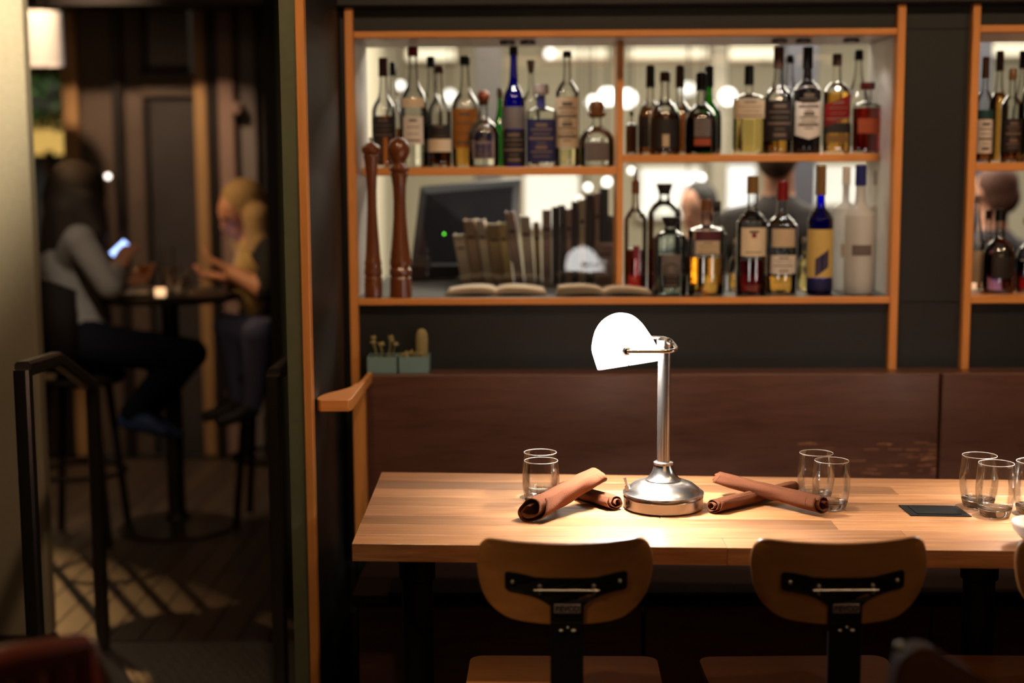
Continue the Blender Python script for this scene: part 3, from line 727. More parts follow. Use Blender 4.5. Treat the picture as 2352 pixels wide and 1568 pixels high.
def make_bottle(label, px, ytop, x0, x1, D, zs, shape='wine', cap=('black', .12), glass='clear', liq=None, level=.4, labels=(), sq=0, flat=1.0, capshape='cyl', group='bottles in the bottle niche'):
    yb = 384 if zs > 1.3 else 680
    pm = at(px, (ytop + yb) / 2, D); top = at(px, ytop, D).z
    H = top - zs; hw = (at(x1, yb, D).x - at(x0, yb, D).x) / 2
    pm.x = (at(x0, yb - 40, D).x + at(x1, yb - 40, D).x) / 2
    root = tag(empty('bottle', (pm.x, D, zs + 0.0004)), label, 'bottle', group)
    capc, capf = cap
    Hb = H * (1 - capf * 0.55)     # glass ends inside the cap
    pts = spline([Vector((r * hw, h * Hb, 0)) for h, r in SHP[shape]], 4)
    prof = [(max(p.x, 0.0005), p.y) for p in pts]
    # monotone heights
    pr = [prof[0]]
    for p in prof[1:]:
        if p[1] > pr[-1][1] + 1e-5: pr.append(p)
    prof = pr
    def prof_r(h):
        for (r0, h0), (r1, h1) in zip(prof, prof[1:]):
            if h0 <= h <= h1: return r0 + (r1 - r0) * (h - h0) / max(1e-9, h1 - h0)
        return prof[-1][0]
    MB().lathe([(0.0005, 0.003)] + prof, 28, sq=sq, flat=flat, cap=False).build('glass_body', GLS[glass], root, 45)
    if liq:
        lp = [(0.0004, 0.006)] + [(r * 0.94 - 0.0008, max(h, 0.006)) for r, h in prof if h < level * Hb] + [(prof_r(level * Hb) * 0.94 - 0.0008, level * Hb), (0.0004, level * Hb)]
        MB().lathe(lp, 26, sq=sq, flat=flat, cap=False).build('liquid', LIQ[liq], root, 45)
    rn = prof[-1][0]; hc = H * capf; zc = H - hc
    cm = cmat(capc, 0.35)
    if capshape == 'cyl': pf = [(0, zc), (rn + .0016, zc), (rn + .0018, zc + hc * .1), (rn + .0014, H - .003), (rn * .9, H), (0, H)]
    elif capshape == 'long': pf = [(0, zc), (rn + .0022, zc), (rn + .0016, zc + hc * .5), (rn + .0016, H - .002), (rn * .95, H), (0, H)]
    elif capshape == 'ball': pf = [(0, zc), (rn * .8, zc), (rn * .9, zc + hc * .25)] + [(hc * .42 * math.sin(a) + 0.0001, zc + hc * .6 - hc * .4 * math.cos(a)) for a in (.7, 1.1, 1.5, 1.9, 2.3, 2.7, 3.14)]
    elif capshape == 'cork': pf = [(0, zc), (rn * .85, zc), (rn * 1.15, zc + hc * .35), (rn * 1.5, H - .002), (rn * 1.45, H), (0, H)]
    elif capshape == 'wide': pf = [(0, zc), (rn * 1.8, zc), (rn * 1.9, zc + .003), (rn * 1.9, H - .004), (rn * 1.8, H), (0, H)]
    elif capshape == 'dome': pf = [(0, zc), (rn * 1.2, zc), (rn * 1.7, zc + hc * .15), (rn * 1.7, zc + hc * .3), (rn * 1.35, zc + hc * .34), (rn * 1.4, zc + hc * .65), (rn * 1.1, zc + hc * .9), (0, H)]
    elif capshape == 'pour': pf = [(0, zc), (rn + .001, zc), (rn + .001, zc + hc * .5), (rn * .5, zc + hc * .6), (rn * .35, H), (0, H)]
    MB().lathe(pf, 20, cap=False).build({'cork': 'cork', 'ball': 'stopper', 'dome': 'cork', 'pour': 'pourer'}.get(capshape, 'cap'), cm, root, 40)
    for lb in labels:
        h0, h1, c, hwid = lb[:4]; shp = lb[4] if len(lb) > 4 else None; pr_ = lb[5] if len(lb) > 5 else 2
        pat = patch(prof_r, h0 * Hb, h1 * Hb, 270 - hwid, 270 + hwid, sq, flat, shape=shp).build('label', cmat(c, 0.6), root, 60)
        if pr_:
            ink = 'inkd' if c in ('cream', 'white', 'beige', 'yellow', 'gold', 'grey', 'amber', 'orange') else 'inkl'
            dh = (h1 - h0) * Hb
            nl = pr_ * 2
            for q in range(nl):
                f = 0.86 - 0.72 * q / max(1, nl - 1); a = hwid * (0.35, 0.62, 0.5, 0.7, 0.28)[q % 5]; th_ = (0.040, 0.016, 0.012, 0.028, 0.012)[q % 5]
                patch(prof_r, h0 * Hb + dh * (f - th_), h0 * Hb + dh * (f + th_), 270 - a, 270 + a, sq, flat, off=0.001, nu=8, nh=1, shape='slant' if shp == 'slant' else None).build('label_print', cmat(ink, 0.6), pat, 60)
    return root
B = make_bottle
# --- upper left shelf
z = zUL + 0.0
B('bottle with long dark red neck seal and brown liquor, leftmost on upper shelf', 881, 133, 855, 911, 4.22, z, 'wine', ('dred', .17), 'clear', 'brown', .52, [(.30, .50, 'dark', 70)], capshape='long')
B('clear bottle with dark cap half hidden behind the leftmost red capped bottle', 901, 143, 884, 926, 4.30, z, 'slope', ('black', .13), 'clear', 'brown', .4)
B('tall clear bottle with bright red cap and two white labels', 950, 107, 920, 983, 4.21, z, 'wine', ('red', .08), 'clear', 'clear', .35, [(.52, .60, 'cream', 55, None, 0), (.20, .44, 'white', 45)])
B('clear bottle with black cap standing behind the bright red capped one', 991, 130, 966, 1018, 4.295, z, 'wine', ('black', .1), 'clear', 'clear', .4)
B('clear bottle with brown cork cap and black and cream band label', 1009, 152, 983, 1037, 4.215, z, 'wine', ('brown', .07), 'clear', 'brown', .42, [(.30, .44, 'dark', 75, None, 1), (.16, .29, 'cream', 75, None, 0)])
B('long necked bottle of amber spirit with gold paper wrap', 1071, 129, 1037, 1102, 4.272, z, 'wine', ('black', .08), 'clear', 'amber', .5, [(.18, .55, 'amber', 60)])
B('squat bottle with round wooden ball stopper and arched navy label', 1112, 207, 1076, 1147, 4.195, z, 'round', ('wood', .20), 'clear', 'clear', .5, [(.12, .48, 'silver', 44, 'arch', 0), (.14, .45, 'navy', 34, 'arch', 2)], capshape='ball')
B('small green glass bottle hidden behind the ball stoppered bottle', 1146, 203, 1130, 1168, 4.305, z, 'slope', ('gold', .12), 'green', None)
B('tall cobalt blue bottle with black top and black lower label', 1181, 107, 1154, 1207, 4.21, z, 'wine', ('black', .07), 'blue', None, labels=[(.02, .32, 'dark', 85, None, 3), (.33, .52, 'grey', 80, None, 0)])
B('clear bottle with grey stopper between the blue bottle and silver cap', 1219, 139, 1200, 1240, 4.30, z, 'shoulder', ('silver', .12), 'clear', 'clear', .5, capshape='cork')
B('square bottle with broad silver cap and deep blue label', 1243, 194, 1210, 1277, 4.20, z, 'boxy', ('silver', .12), 'clear', 'clear', .6, [(.06, .62, 'navy', 60, None, 4), (.78, .93, 'blue', 170, None, 0)], sq=5, flat=.8, capshape='wide')
B('tall straight bottle with black cap and beige paper label', 1302, 118, 1275, 1330, 4.205, z, 'shoulder', ('black', .05), 'clear', 'pale', .16, [(.17, .62, 'beige', 70, None, 5)])
B('squat round shouldered bottle with a domed cork at the divider', 1370, 229, 1330, 1411, 4.20, z, 'round', ('cork', .27), 'clear', 'clear', .5, [(.10, .42, 'grey', 40, None, 2)], capshape='dome')
# --- upper right shelf
z = zUR
B('short dark bottle squeezed against the divider on the upper right shelf', 1449, 256, 1437, 1463, 4.25, z, 'boxy', ('dark', .1), 'clear', 'dark', .8)
B('dark whisky bottle with black capsule, left of the three dark ones', 1494, 150, 1463, 1522, 4.278, z, 'round', ('black', .25), 'clear', 'brown', .62, [(.1, .5, 'dark', 70, None, 0)], capshape='long')
B('front dark whisky bottle with brown cork top and small white tag', 1526, 165, 1490, 1562, 4.20, z, 'round', ('brown', .12), 'clear', 'dark', .56, [(.08, .46, 'dark', 60, None, 0), (.10, .26, 'beige', 12, None, 0)])
B('dark whisky bottle with tan capsule behind the two dark ones', 1559, 150, 1530, 1590, 4.295, z, 'round', ('brown', .25), 'clear', 'brown', .62, capshape='long')
B('green glass bottle with black capsule half behind a dark bottle', 1627, 151, 1598, 1656, 4.29, z, 'round', ('black', .24), 'green', 'dark', .45, capshape='long')
B('dark bottle with printed black cap and grey and orange label', 1609, 167, 1572, 1646, 4.20, z, 'round', ('black', .22), 'clear', 'dark', .58, [(.24, .50, 'grey', 30, None, 3), (.12, .22, 'orange', 30, None, 0)], capshape='long')
B('flat sided bottle half full of pale gold spirit with beige label', 1718, 151, 1683, 1753, 4.20, z, 'boxy', ('black', .22), 'clear', 'gold', .46, [(.46, .70, 'beige', 60, None, 2)], sq=5, flat=.65, capshape='long')
B('tall bottle with brown neck capsule and dark printed label', 1786, 108, 1753, 1817, 4.20, z, 'wine', ('brown', .20), 'clear', 'amber', .5, [(.14, .56, 'dark', 75, None, 3)], capshape='long')
B('clear bottle with dark cap behind the tall brown capsuled bottle', 1808, 127, 1786, 1836, 4.30, z, 'slope', ('black', .08), 'clear', 'clear', .3)
B('opaque black bottle with a cream shield label', 1851, 108, 1819, 1883, 4.20, z, 'shoulder', ('black', .2), 'black', None, labels=[(.20, .68, 'white', 62, 'shield', 5)], capshape='long')
B('square whisky bottle with slanted red label and brown cap', 1918, 124, 1888, 1948, 4.20, z, 'shoulder', ('brown', .12), 'clear', 'amber', .66, [(.34, .58, 'red', 60, 'slant', 2), (.12, .20, 'gold', 45, None, 0), (.22, .33, 'dark', 70, None, 0)], sq=4, flat=.9)
B('clear bottle with black cap behind the slanted red label bottle', 1967, 115, 1938, 1997, 4.30, z, 'slope', ('black', .1), 'clear', 'clear', .3)
B('short square bottle of red brown spirit with dark stopper', 1988, 190, 1956, 2022, 4.195, z, 'boxy', ('dred', .10), 'clear', 'red', .68, [(.30, .52, 'orange', 40, None, 0)], sq=4, flat=.85, capshape='wide')
# --- lower right compartment
z = z_bot1
B('bottle of red liquid with cork and pourer beside the divider', 1460, 390, 1433, 1485, 4.215, z, 'shoulder', ('cork', .2), 'clear', 'red', .38, [(.3, .42, 'red', 16, None, 0)], capshape='pour')
B('tall clear round shouldered bottle with tapered cork', 1524, 422, 1487, 1562, 4.21, z, 'high', ('dark', .10), 'clear', 'clear', .2, capshape='cork')
B('broad bottle with bluish shoulders and a dark round emblem', 1537, 498, 1499, 1578, 4.08, z, 'high', ('dark', .13), 'aqua', 'clear', .55, [(.28, .56, 'grey', 34, None, 0), (.10, .36, 'dark', 30, 'arch', 2)], capshape='cork')
B('bottle with wooden stopper, maroon band label and amber spirit', 1620, 458, 1579, 1663, 4.07, z, 'boxy', ('cork', .12), 'clear', 'amber', .42, [(.62, .72, 'maroon', 40, None, 0), (.46, .61, 'beige', 40, None, 2)], flat=.85)
B('clear bottle neck with dark stopper behind the maroon banded bottle', 1643, 461, 1622, 1668, 4.20, z, 'shoulder', ('black', .12), 'clear', None)
B('stout clear bottle with a little amber, behind the flower label bottle', 1683, 548, 1672, 1706, 4.20, z, 'round', ('silver', .1), 'clear', 'amber', .35)
B('tall bottle of dark red spirit with a pale flower label', 1727, 404, 1690, 1761, 4.055, z, 'shoulder', ('gold', .15), 'clear', 'wine', .32, [(.36, .62, 'cream', 50, None, 1), (.53, .57, 'red', 8, None, 0)], capshape='long')
B('bottle with brick red capsule and white lower label, amber dregs', 1794, 416, 1757, 1830, 4.10, z, 'shoulder', ('red', .17), 'clear', 'amber', .17, [(.20, .38, 'white', 50, None, 3), (.46, .64, 'beige', 45, None, 0)], capshape='long')
B('small amber bottle peeping out left of the blue necked bottle', 1843, 546, 1830, 1864, 4.20, z, 'round', ('silver', .1), 'clear', 'gold', .8)
B('cobalt blue necked bottle with yellow label and dark bird', 1882, 380, 1852, 1911, 4.07, z, 'shoulder', ('gold', .23), 'blue', None, labels=[(.15, .58, 'yellow', 80, None, 0), (.20, .36, 'navy', 30, 'slant', 0), (.0, .14, 'navy', 85, None, 0)], capshape='long')
B('frosted bottle, the left one of the frosted pair', 1944, 384, 1911, 1966, 4.16, z, 'boxy', ('white', .14), 'frost', None, labels=[(.3, .42, 'cream', 30, None, 0)], capshape='long')
B('frosted bottle with royal blue cap in front of its pair', 1972, 379, 1938, 2005, 4.075, z, 'shoulder', ('blue', .16), 'frost', None, labels=[(.33, .42, 'grey', 40, None, 0)], capshape='long')
B('slim frosted bottle behind, next to the right side of the niche', 2008, 392, 1992, 2026, 4.20, z, 'boxy', ('grey', .12), 'frost', None, capshape='long')
# --- second niche at the right edge
gp = 'bottles in the niche at the right edge'
z = zR
B('right niche bottle with white label and teal band', 2257, 131, 2238, 2277, 4.09, z, 'shoulder', ('brown', .2), 'clear', 'brown', .5, [(.10, .46, 'white', 70, None, 3), (.47, .56, 'teal', 70, None, 0)], capshape='long', group=gp)
B('right niche bottle of amber with tall dark brown capsule', 2290, 117, 2267, 2312, 4.20, z, 'wine', ('brown', .18), 'clear', 'amber', .70, capshape='long', group=gp)
B('right niche bottle with dark printed back label and bronze cap', 2318, 158, 2297, 2343, 4.09, z, 'shoulder', ('gold', .12), 'clear', 'brown', .2, [(.12, .50, 'dark', 65, None, 4)], group=gp)
B('right niche clear bottle with slim black cap', 2337, 117, 2320, 2362, 4.22, z, 'slope', ('black', .16), 'clear', 'amber', .3, capshape='long', group=gp)
B('right niche bottle cut by the picture edge on the upper shelf', 2364, 99, 2342, 2390, 4.12, z, 'wine', ('cork', .12), 'clear', 'gold', .4, group=gp)
z = zRb
B('right niche clear bottle close to the oak post on the lower shelf', 2240, 450, 2224, 2258, 4.14, z, 'slope', ('white', .08), 'clear', None, labels=[(.1, .45, 'beige', 60, None, 0)], group=gp)
B('right niche bottle with brown stopper behind the black capped one', 2264, 482, 2244, 2288, 4.22, z, 'round', ('brown', .12), 'clear', 'brown', .4, group=gp)
B('right niche broad bottle with black cap and violet liquid', 2297, 480, 2256, 2330, 4.09, z, 'round', ('black', .14), 'clear', 'violet', .55, [(.2, .6, 'dark', 40, None, 0)], group=gp)
B('right niche stout decanter with flat glass stopper and red spirit', 2352, 498, 2332, 2392, 4.10, z, 'round', ('white', .10), 'clear', 'wine', .45, [(.3, .6, 'cream', 30, None, 0)], capshape='wide', group=gp)

# ------------------------------------------------------------------ pepper mills
def mill(label, px, D, prof_px, finial=False, ball=False):
    c = at(px, 682, D); k = (at(px + 10, 600, D).x - at(px, 600, D).x) / 10
    zt = lambda y: at(px, y, D).z - z_bot1
    root = tag(empty('pepper_mill', (c.x, D, z_bot1 + 0.0005)), label, 'pepper mill', 'pepper mills')
    body = [(0.0005, 0.0)] + [(r * k, max(0.0, zt(y))) for y, r in prof_px['body']]
    head = [(r * k, zt(y)) for y, r in prof_px['head']]
    MB().lathe(body, 28, cap=False).build('body', M_MILL, root, 20)
    MB().lathe([(0.0005, head[0][1])] + head, 28, cap=False).build('head', M_MILL, root, 25)
    if finial: MB().ball((0, 0, zt(prof_px['head'][-1][0]) + 0.006), 0.006, 12, 8).build('finial', M_SCREW, root)
mill('slender turned pepper mill with flat top at the left end of the shelf', 858, 4.02, {
    'body': [(682, 21), (650, 21), (646, 20), (640, 21), (634, 19), (628, 21), (620, 20.5), (612, 19), (604, 20), (596, 18), (585, 17), (560, 15.5), (520, 13), (480, 11), (440, 11), (400, 13), (370, 16), (358, 18), (354, 16)],
    'head': [(354, 18), (350, 21), (344, 22), (338, 21), (334, 16), (328, 8), (325, 0.2)]}, finial=True)
bp = [(318 + 1.0 * i, 0) for i in range(0)]
mill('stout turned pepper mill with a round knob, right of the slender one', 921, 4.015, {
    'body': [(682, 26), (640, 25.5), (634, 23), (629, 26), (620, 26), (614, 23), (607, 25), (598, 25), (590, 23), (582, 23), (570, 21), (540, 18), (500, 15), (460, 14), (430, 15), (408, 18), (400, 21), (396, 17)],
    'head': [(396, 19), (391, 23), (386, 23), (381, 17), (376, 14), (370, 16), (362, 21), (352, 25), (342, 26), (332, 24), (324, 19), (319, 12), (316, 0.2)]})

# ------------------------------------------------------------------ terminal behind the glass
T = 4.62
tr = tag(empty('cash_terminal', at(1070, 660, T)), 'black touch screen terminal seen from behind the books', 'terminal')
tr.location.z = z_bot1
M_TERM = mat('terminal_plastic', (0.008, 0.007, 0.009, 1), 0.35)
tl = [at(965, 432, T + .08), at(1196, 412, T + .10), at(1186, 600, T - .02), at(940, 640, T - .02)]
qv = [p - Vector(tr.location) for p in tl]; th = Vector((0.0, 0.035, 0.006))
MB().add(qv + [q + th for q in qv], [(0, 1, 2, 3), (7, 6, 5, 4), (0, 4, 5, 1), (1, 5, 6, 2), (2, 6, 7, 3), (3, 7, 4, 0)]).build('housing', M_TERM, tr, 0)
cen = sum(qv, Vector()) / 4
sv = [cen + (q - cen) * 0.86 + Vector((0, -0.0012, 0)) for q in qv]
MB().add(sv, [(0, 1, 2, 3)]).build('screen', mat('screen_dark', (0.006, 0.005, 0.010, 1), 0.5, spec=0.2), tr, 0)
p0 = at(930, 650, T).x - tr.location.x; p1_ = at(1160, 650, T).x - tr.location.x
MB().box(p0, p1_, -0.06, 0.10, 0.0005, 0.055, 0.006).build('stand', M_TERM, tr)
a = at(1020, 537, T - .03) - Vector(tr.location)
MB().ball(a, 0.0035, 10, 8).build('status_light', mat('green_led', (0.1, 0.8, 0.1, 1), 0.4, emit=(0.15, 1, 0.05, 1), es=3), tr)
a = at(968, 601, T - .065) - Vector(tr.location)
MB().box(a.x - .03, a.x + .03, a.y - .001, a.y + .001, a.z - .016, a.z + .016).build('sticker', cmat('grey', .5), tr, 0)

# ------------------------------------------------------------------ books behind the glass
def book(label, xt0, xt1, yt, xb0_, xb1_, c, D=4.40, depth=0.13, yb=655):
    A0, A1 = at(xb0_, yb, D), at(xb1_, yb, D); T0, T1 = at(xt0, yt, D), at(xt1, yt, D)
    wdt = (A1.x - A0.x); zb = z_bot1 + 0.0006
    root = tag(empty('book', ((A0.x + A1.x) / 2, D, zb)), label, 'book', 'menu books behind the glass')
    H = T0.z - zb; sh = ((T0.x + T1.x) - (A0.x + A1.x)) / 2 / H; hw_ = max(wdt, T1.x - T0.x) / 2 - 0.0006
    S = Matrix(((1, 0, sh, 0), (0, 1, 0, 0), (0, 0, 1, 0), (0, 0, 0, 1)))
    m = cmat(c, 0.6)
    cv = MB().box(-hw_, hw_, 0, 0.003, 0, H, 0.0008, S)
    cv.box(-hw_, -hw_ + 0.002, 0.003, depth, 0, H, 0, S); cv.box(hw_ - 0.002, hw_, 0.003, depth, 0, H, 0, S)
    cv.build('cover', m, root, 0)
    MB().box(-hw_ + 0.0022, hw_ - 0.0022, 0.004, depth - 0.004, 0.002, H - 0.004, 0, S).build('pages', cmat('cream', .8), root, 0)
    MB().box(-hw_ * .7, hw_ * .7, -0.0004, 0.0002, H * .72, H * .76, 0, S).build('spine_band', cmat('brown', .6), root, 0)
L_ = 'book'
bk = [(1040, 1066, 540, 1061, 1086, 'bookpale', 'shortest cream spined book, leftmost of the leaning row'),
      (1064, 1088, 506, 1088, 1110, 'amber2', 'second leaning book from the left, tan spine'),
      (1092, 1112, 506, 1114, 1132, 'bookpale', 'third leaning book from the left, narrow pale spine'),
      (1116, 1143, 515, 1135, 1158, 'tan', 'fourth leaning book from the left, broad tan spine'),
      (1144, 1160, 513, 1161, 1179, 'bookyel', 'leaning book with a yellowish spine, fifth from the left'),
      (1160, 1181, 488, 1184, 1203, 'mauve', 'tall leaning book with mauve spine'),
      (1193, 1217, 497, 1207, 1229, 'bookpale', 'nearly upright pale book right of the mauve one'),
      (1224, 1239, 510, 1231, 1244, 'tan', 'thin tan book standing last in the leaning row'),
      (1245, 1266, 482, 1246, 1267, 'mauve', 'mauve upright book, first of the upright row'),
      (1268, 1283, 475, 1268, 1283, 'brown', 'dark brown upright book, second of the upright row'),
      (1284, 1299, 471, 1284, 1299, 'grey', 'grey upright book in the row behind the glass'),
      (1300, 1313, 480, 1300, 1313, 'mauve', 'narrow mauve upright book right of the grey one'),
      (1314, 1328, 463, 1314, 1328, 'brown', 'dark brown upright book in the middle of the upright row'),
      (1330, 1344, 458, 1330, 1344, 'bookpale', 'pale upright book in the middle of the upright row'),
      (1346, 1364, 446, 1346, 1364, 'brown', 'broad dark brown book towards the divider'),
      (1366, 1377, 443, 1366, 1377, 'mauve', 'thin pale book towards the divider'),
      (1380, 1398, 433, 1380, 1398, 'dark', 'tallest dark book of the upright row'),
      (1402, 1415, 496, 1402, 1415, 'dark', 'short dark book right against the divider')]
COL['amber2'] = (195, 165, 135); COL['tan'] = (190, 162, 122); COL['mauve'] = (200, 172, 162); COL['bookpale'] = (238, 222, 198); COL['bookyel'] = (240, 214, 150)
for (a, b, c, d, e, k, l) in bk: book(l, a, b, c, d, e, k)
book('short pale upright book in front of the dark ones at the divider', 1372, 1408, 558, 1372, 1408, 'mauve', 4.345, 0.03)

# open booklets on the shelf
def booklet(label, xa, xb_, D0, D1, rise, seed):
    A = at(xa, 672, D0).x; Bx = at(xb_, 672, D0).x; hwb = (Bx - A) / 2
    root = tag(empty('open_booklet', ((A + Bx) / 2, (D0 + D1) / 2, z_bot1 + 0.0005)), label, 'booklet', 'open booklets on the niche shelf')
    hd = (D1 - D0) / 2; rng = random.Random(seed)
    MB().box(-hwb, hwb, -hd, hd, 0, 0.002, 0.0005).build('cover', cmat('dark', .6), root, 0)
    for k in range(5):
        vs, fs = [], []; N = 24
        for i in range(N + 1):
            u = -1 + 2 * i / N; zz = 0.0024 + k * 0.0022 + (0.010 + 0.002 * k) * (abs(u) ** 0.6) * (1 - abs(u)) * 1.6 + rise * max(0, -u) * (k / 4)
            for y in (-hd * (0.98 - .01 * k), hd * .97): vs.append((u * hwb * (0.985 - 0.01 * k), y, zz))
        for i in range(N): fs.append((2 * i, 2 * i + 2, 2 * i + 3, 2 * i + 1))
        o = MB().add(vs, fs).build('page', cmat('beige' if k < 3 else 'cream', .8), root, 60)
        s = o.modifiers.new('thick', 'SOLIDIFY'); s.thickness = 0.0014
booklet('open booklet lying under the leaning books', 1020, 1256, 4.04, 4.20, 0.0, 1)
booklet('open booklet lying across the divider with lifted left edge', 1276, 1500, 4.035, 4.145, 0.010, 2)

# ------------------------------------------------------------------ planters
M_POT = mat('teal_glaze', (0.16, 0.27, 0.28, 1), 0.35, var=0.06)
M_SUC = mat('succulent_green', (0.20, 0.19, 0.08, 1), 0.5, scale=60, var=0.3)
M_SUT = mat('succulent_tip', (0.45, 0.30, 0.13, 1), 0.5)
def planter(label, xa, xb_, kind):
    D = 3.905; A = at(xa, 840, D); Bp = at(xb_, 840, D); z0 = zbt + 0.0003; h = at(xa, 820, D).z - z0; hw_ = (Bp.x - A.x) / 2
    root = tag(empty('succulent_planter', ((A.x + Bp.x) / 2, D + hw_, z0)), label, 'planter', 'teal succulent planters')
    t = 0.004
    pb_ = MB().box(-hw_, hw_, -hw_, -hw_ + t, 0, h, 0.001).box(-hw_, hw_, hw_ - t, hw_, 0, h, 0.001).box(-hw_, -hw_ + t, -hw_ + t, hw_ - t, 0, h).box(hw_ - t, hw_, -hw_ + t, hw_ - t, 0, h).box(-hw_ + t, hw_ - t, -hw_ + t, hw_ - t, 0, t)
    pb_.build('pot', M_POT, root, 0)
    MB().box(-hw_ + t, hw_ - t, -hw_ + t, hw_ - t, t, h - 0.006).build('soil', cmat('dark', .9), root, 0)
    rng = random.Random(len(label))
    def leaf(p, d, L, wd, m):
        d = Vector(d).normalized(); path = [Vector(p) + d * L * s for s in (0, .25, .55, .85, 1)]
        MB().tube(path, [wd * .5, wd, wd * .95, wd * .5, wd * .1], 8).build('leaf', m, root, 60)
    def rosette(c, r, nl):
        for i in range(nl):
            a = 6.283 * i / nl * 2.4; e = 0.25 + 0.9 * i / nl
            leaf(c, (math.cos(a) * math.cos(e), math.sin(a) * math.cos(e), math.sin(e)), r, r * .2, M_SUC if i < nl * .75 else M_SUT)
    zs_ = h - 0.006
    if kind == 'bush':
        for i in range(7):
            a = i * .9; rr = hw_ * .5; b = Vector((rr * math.cos(a), rr * math.sin(a) * .7, zs_)); t2 = b + Vector((math.cos(a) * .012, 0, rng.uniform(.022, .058)))
            MB().tube([b, (b + t2) / 2 + Vector((.003, 0, 0)), t2], [.0022, .0018, .0015], 6).build('stem', M_SUC, root, 60)
            rosette(t2, 0.013, 7)
    else:
        for i in range(4): rosette(Vector((-hw_ * .75 + i * hw_ * .36, rng.uniform(-.01, .01), zs_)), 0.024 if i % 2 else .019, 9)
        cx = hw_ * .48; ch = at(967, 758, D).z - z0 - zs_; rr = 0.0155
        prof = [(rr * .85, zs_ - .002), (rr, zs_ + ch * .2), (rr * 1.02, zs_ + ch * .6), (rr * .95, zs_ + ch * .8), (rr * .7, zs_ + ch * .93), (rr * .3, zs_ + ch * .99), (0.0003, zs_ + ch)]
        vs, fs = [], []; N = 36
        for r_, zz in prof:
            for k in range(N):
                a = 6.283 * k / N; q = r_ * (1 + .08 * math.cos(12 * a)); vs.append((cx + q * math.cos(a), q * math.sin(a), zz))
        for i in range(len(prof) - 1):
            for k in range(N): a = i * N + k; b = i * N + (k + 1) % N; fs.append((a, b, b + N, a + N))
        MB().add(vs, fs).build('cactus', mat('cactus_green', (0.26, 0.22, 0.10, 1), 0.6, scale=120, var=0.35), root, 60)
planter('teal square planter with a bushy succulent, left of its pair', 843, 911, 'bush')
planter('teal square planter with a column cactus, right of its pair', 916, 985, 'cactus')

# ------------------------------------------------------------------ railings in the passage
def railing(label, paths, caps):
    root = tag(empty('handrail', paths[0][0]), label, 'railing'); root.location.z = 0
    for nm, pth, r in paths[1:]:
        part(MB().tube(pth, r, 16, True, 6), nm, M_TUBE, root, 40)
    return root
def rail_left():
    D0, D1 = 3.36, 4.29
    a = at(52, 848, D0); m1 = at(128, 824, 3.75); b = at(212, 888, D1)
    r = 0.019
    root = tag(empty('handrail', (a.x, a.y, 0)), 'steel handrail bent over two posts in front of the pale column', 'railing')
    part(MB().tube([(a.x, a.y, 0), (a.x, a.y, a.z)], r, 16, True, 6), 'post', M_TUBE, root, 40)
    part(MB().tube([a, m1], r, 16, True, 6), 'top_rail', M_TUBE, root, 40)
    part(MB().tube([m1, b], r, 16, True, 6), 'sloping_rail', M_TUBE, root, 40)
    part(MB().tube([(b.x, b.y, 0), (b.x, b.y, b.z)], r, 16, True, 6), 'post', M_TUBE, root, 40)
rail_left()
def rail_right():
    D0 = 3.80; a = at(628, 862, D0); b = at(672, 826, 4.15); c = at(705, 905, 4.5); r = 0.019
    c.x = min(c.x, xPa - 0.03); b.x = min(b.x, xPa - 0.03)
    root = tag(empty('handrail', (a.x, a.y, 0)), 'steel handrail with one dark post beside the green partition', 'railing')
    part(MB().tube([(a.x, a.y, 0), (a.x, a.y, a.z)], r, 16, True, 6), 'post', M_TUBE, root, 40)
    part(MB().tube([a, b], r, 16, True, 6), 'top_rail', M_TUBE, root, 40)
    part(MB().tube([b, c], r, 16, True, 6), 'sloping_rail', M_TUBE, root, 40)
    part(MB().tube([(c.x, c.y, 0), c], r, 16, True, 6), 'post', M_TUBE, root, 40)
rail_right()

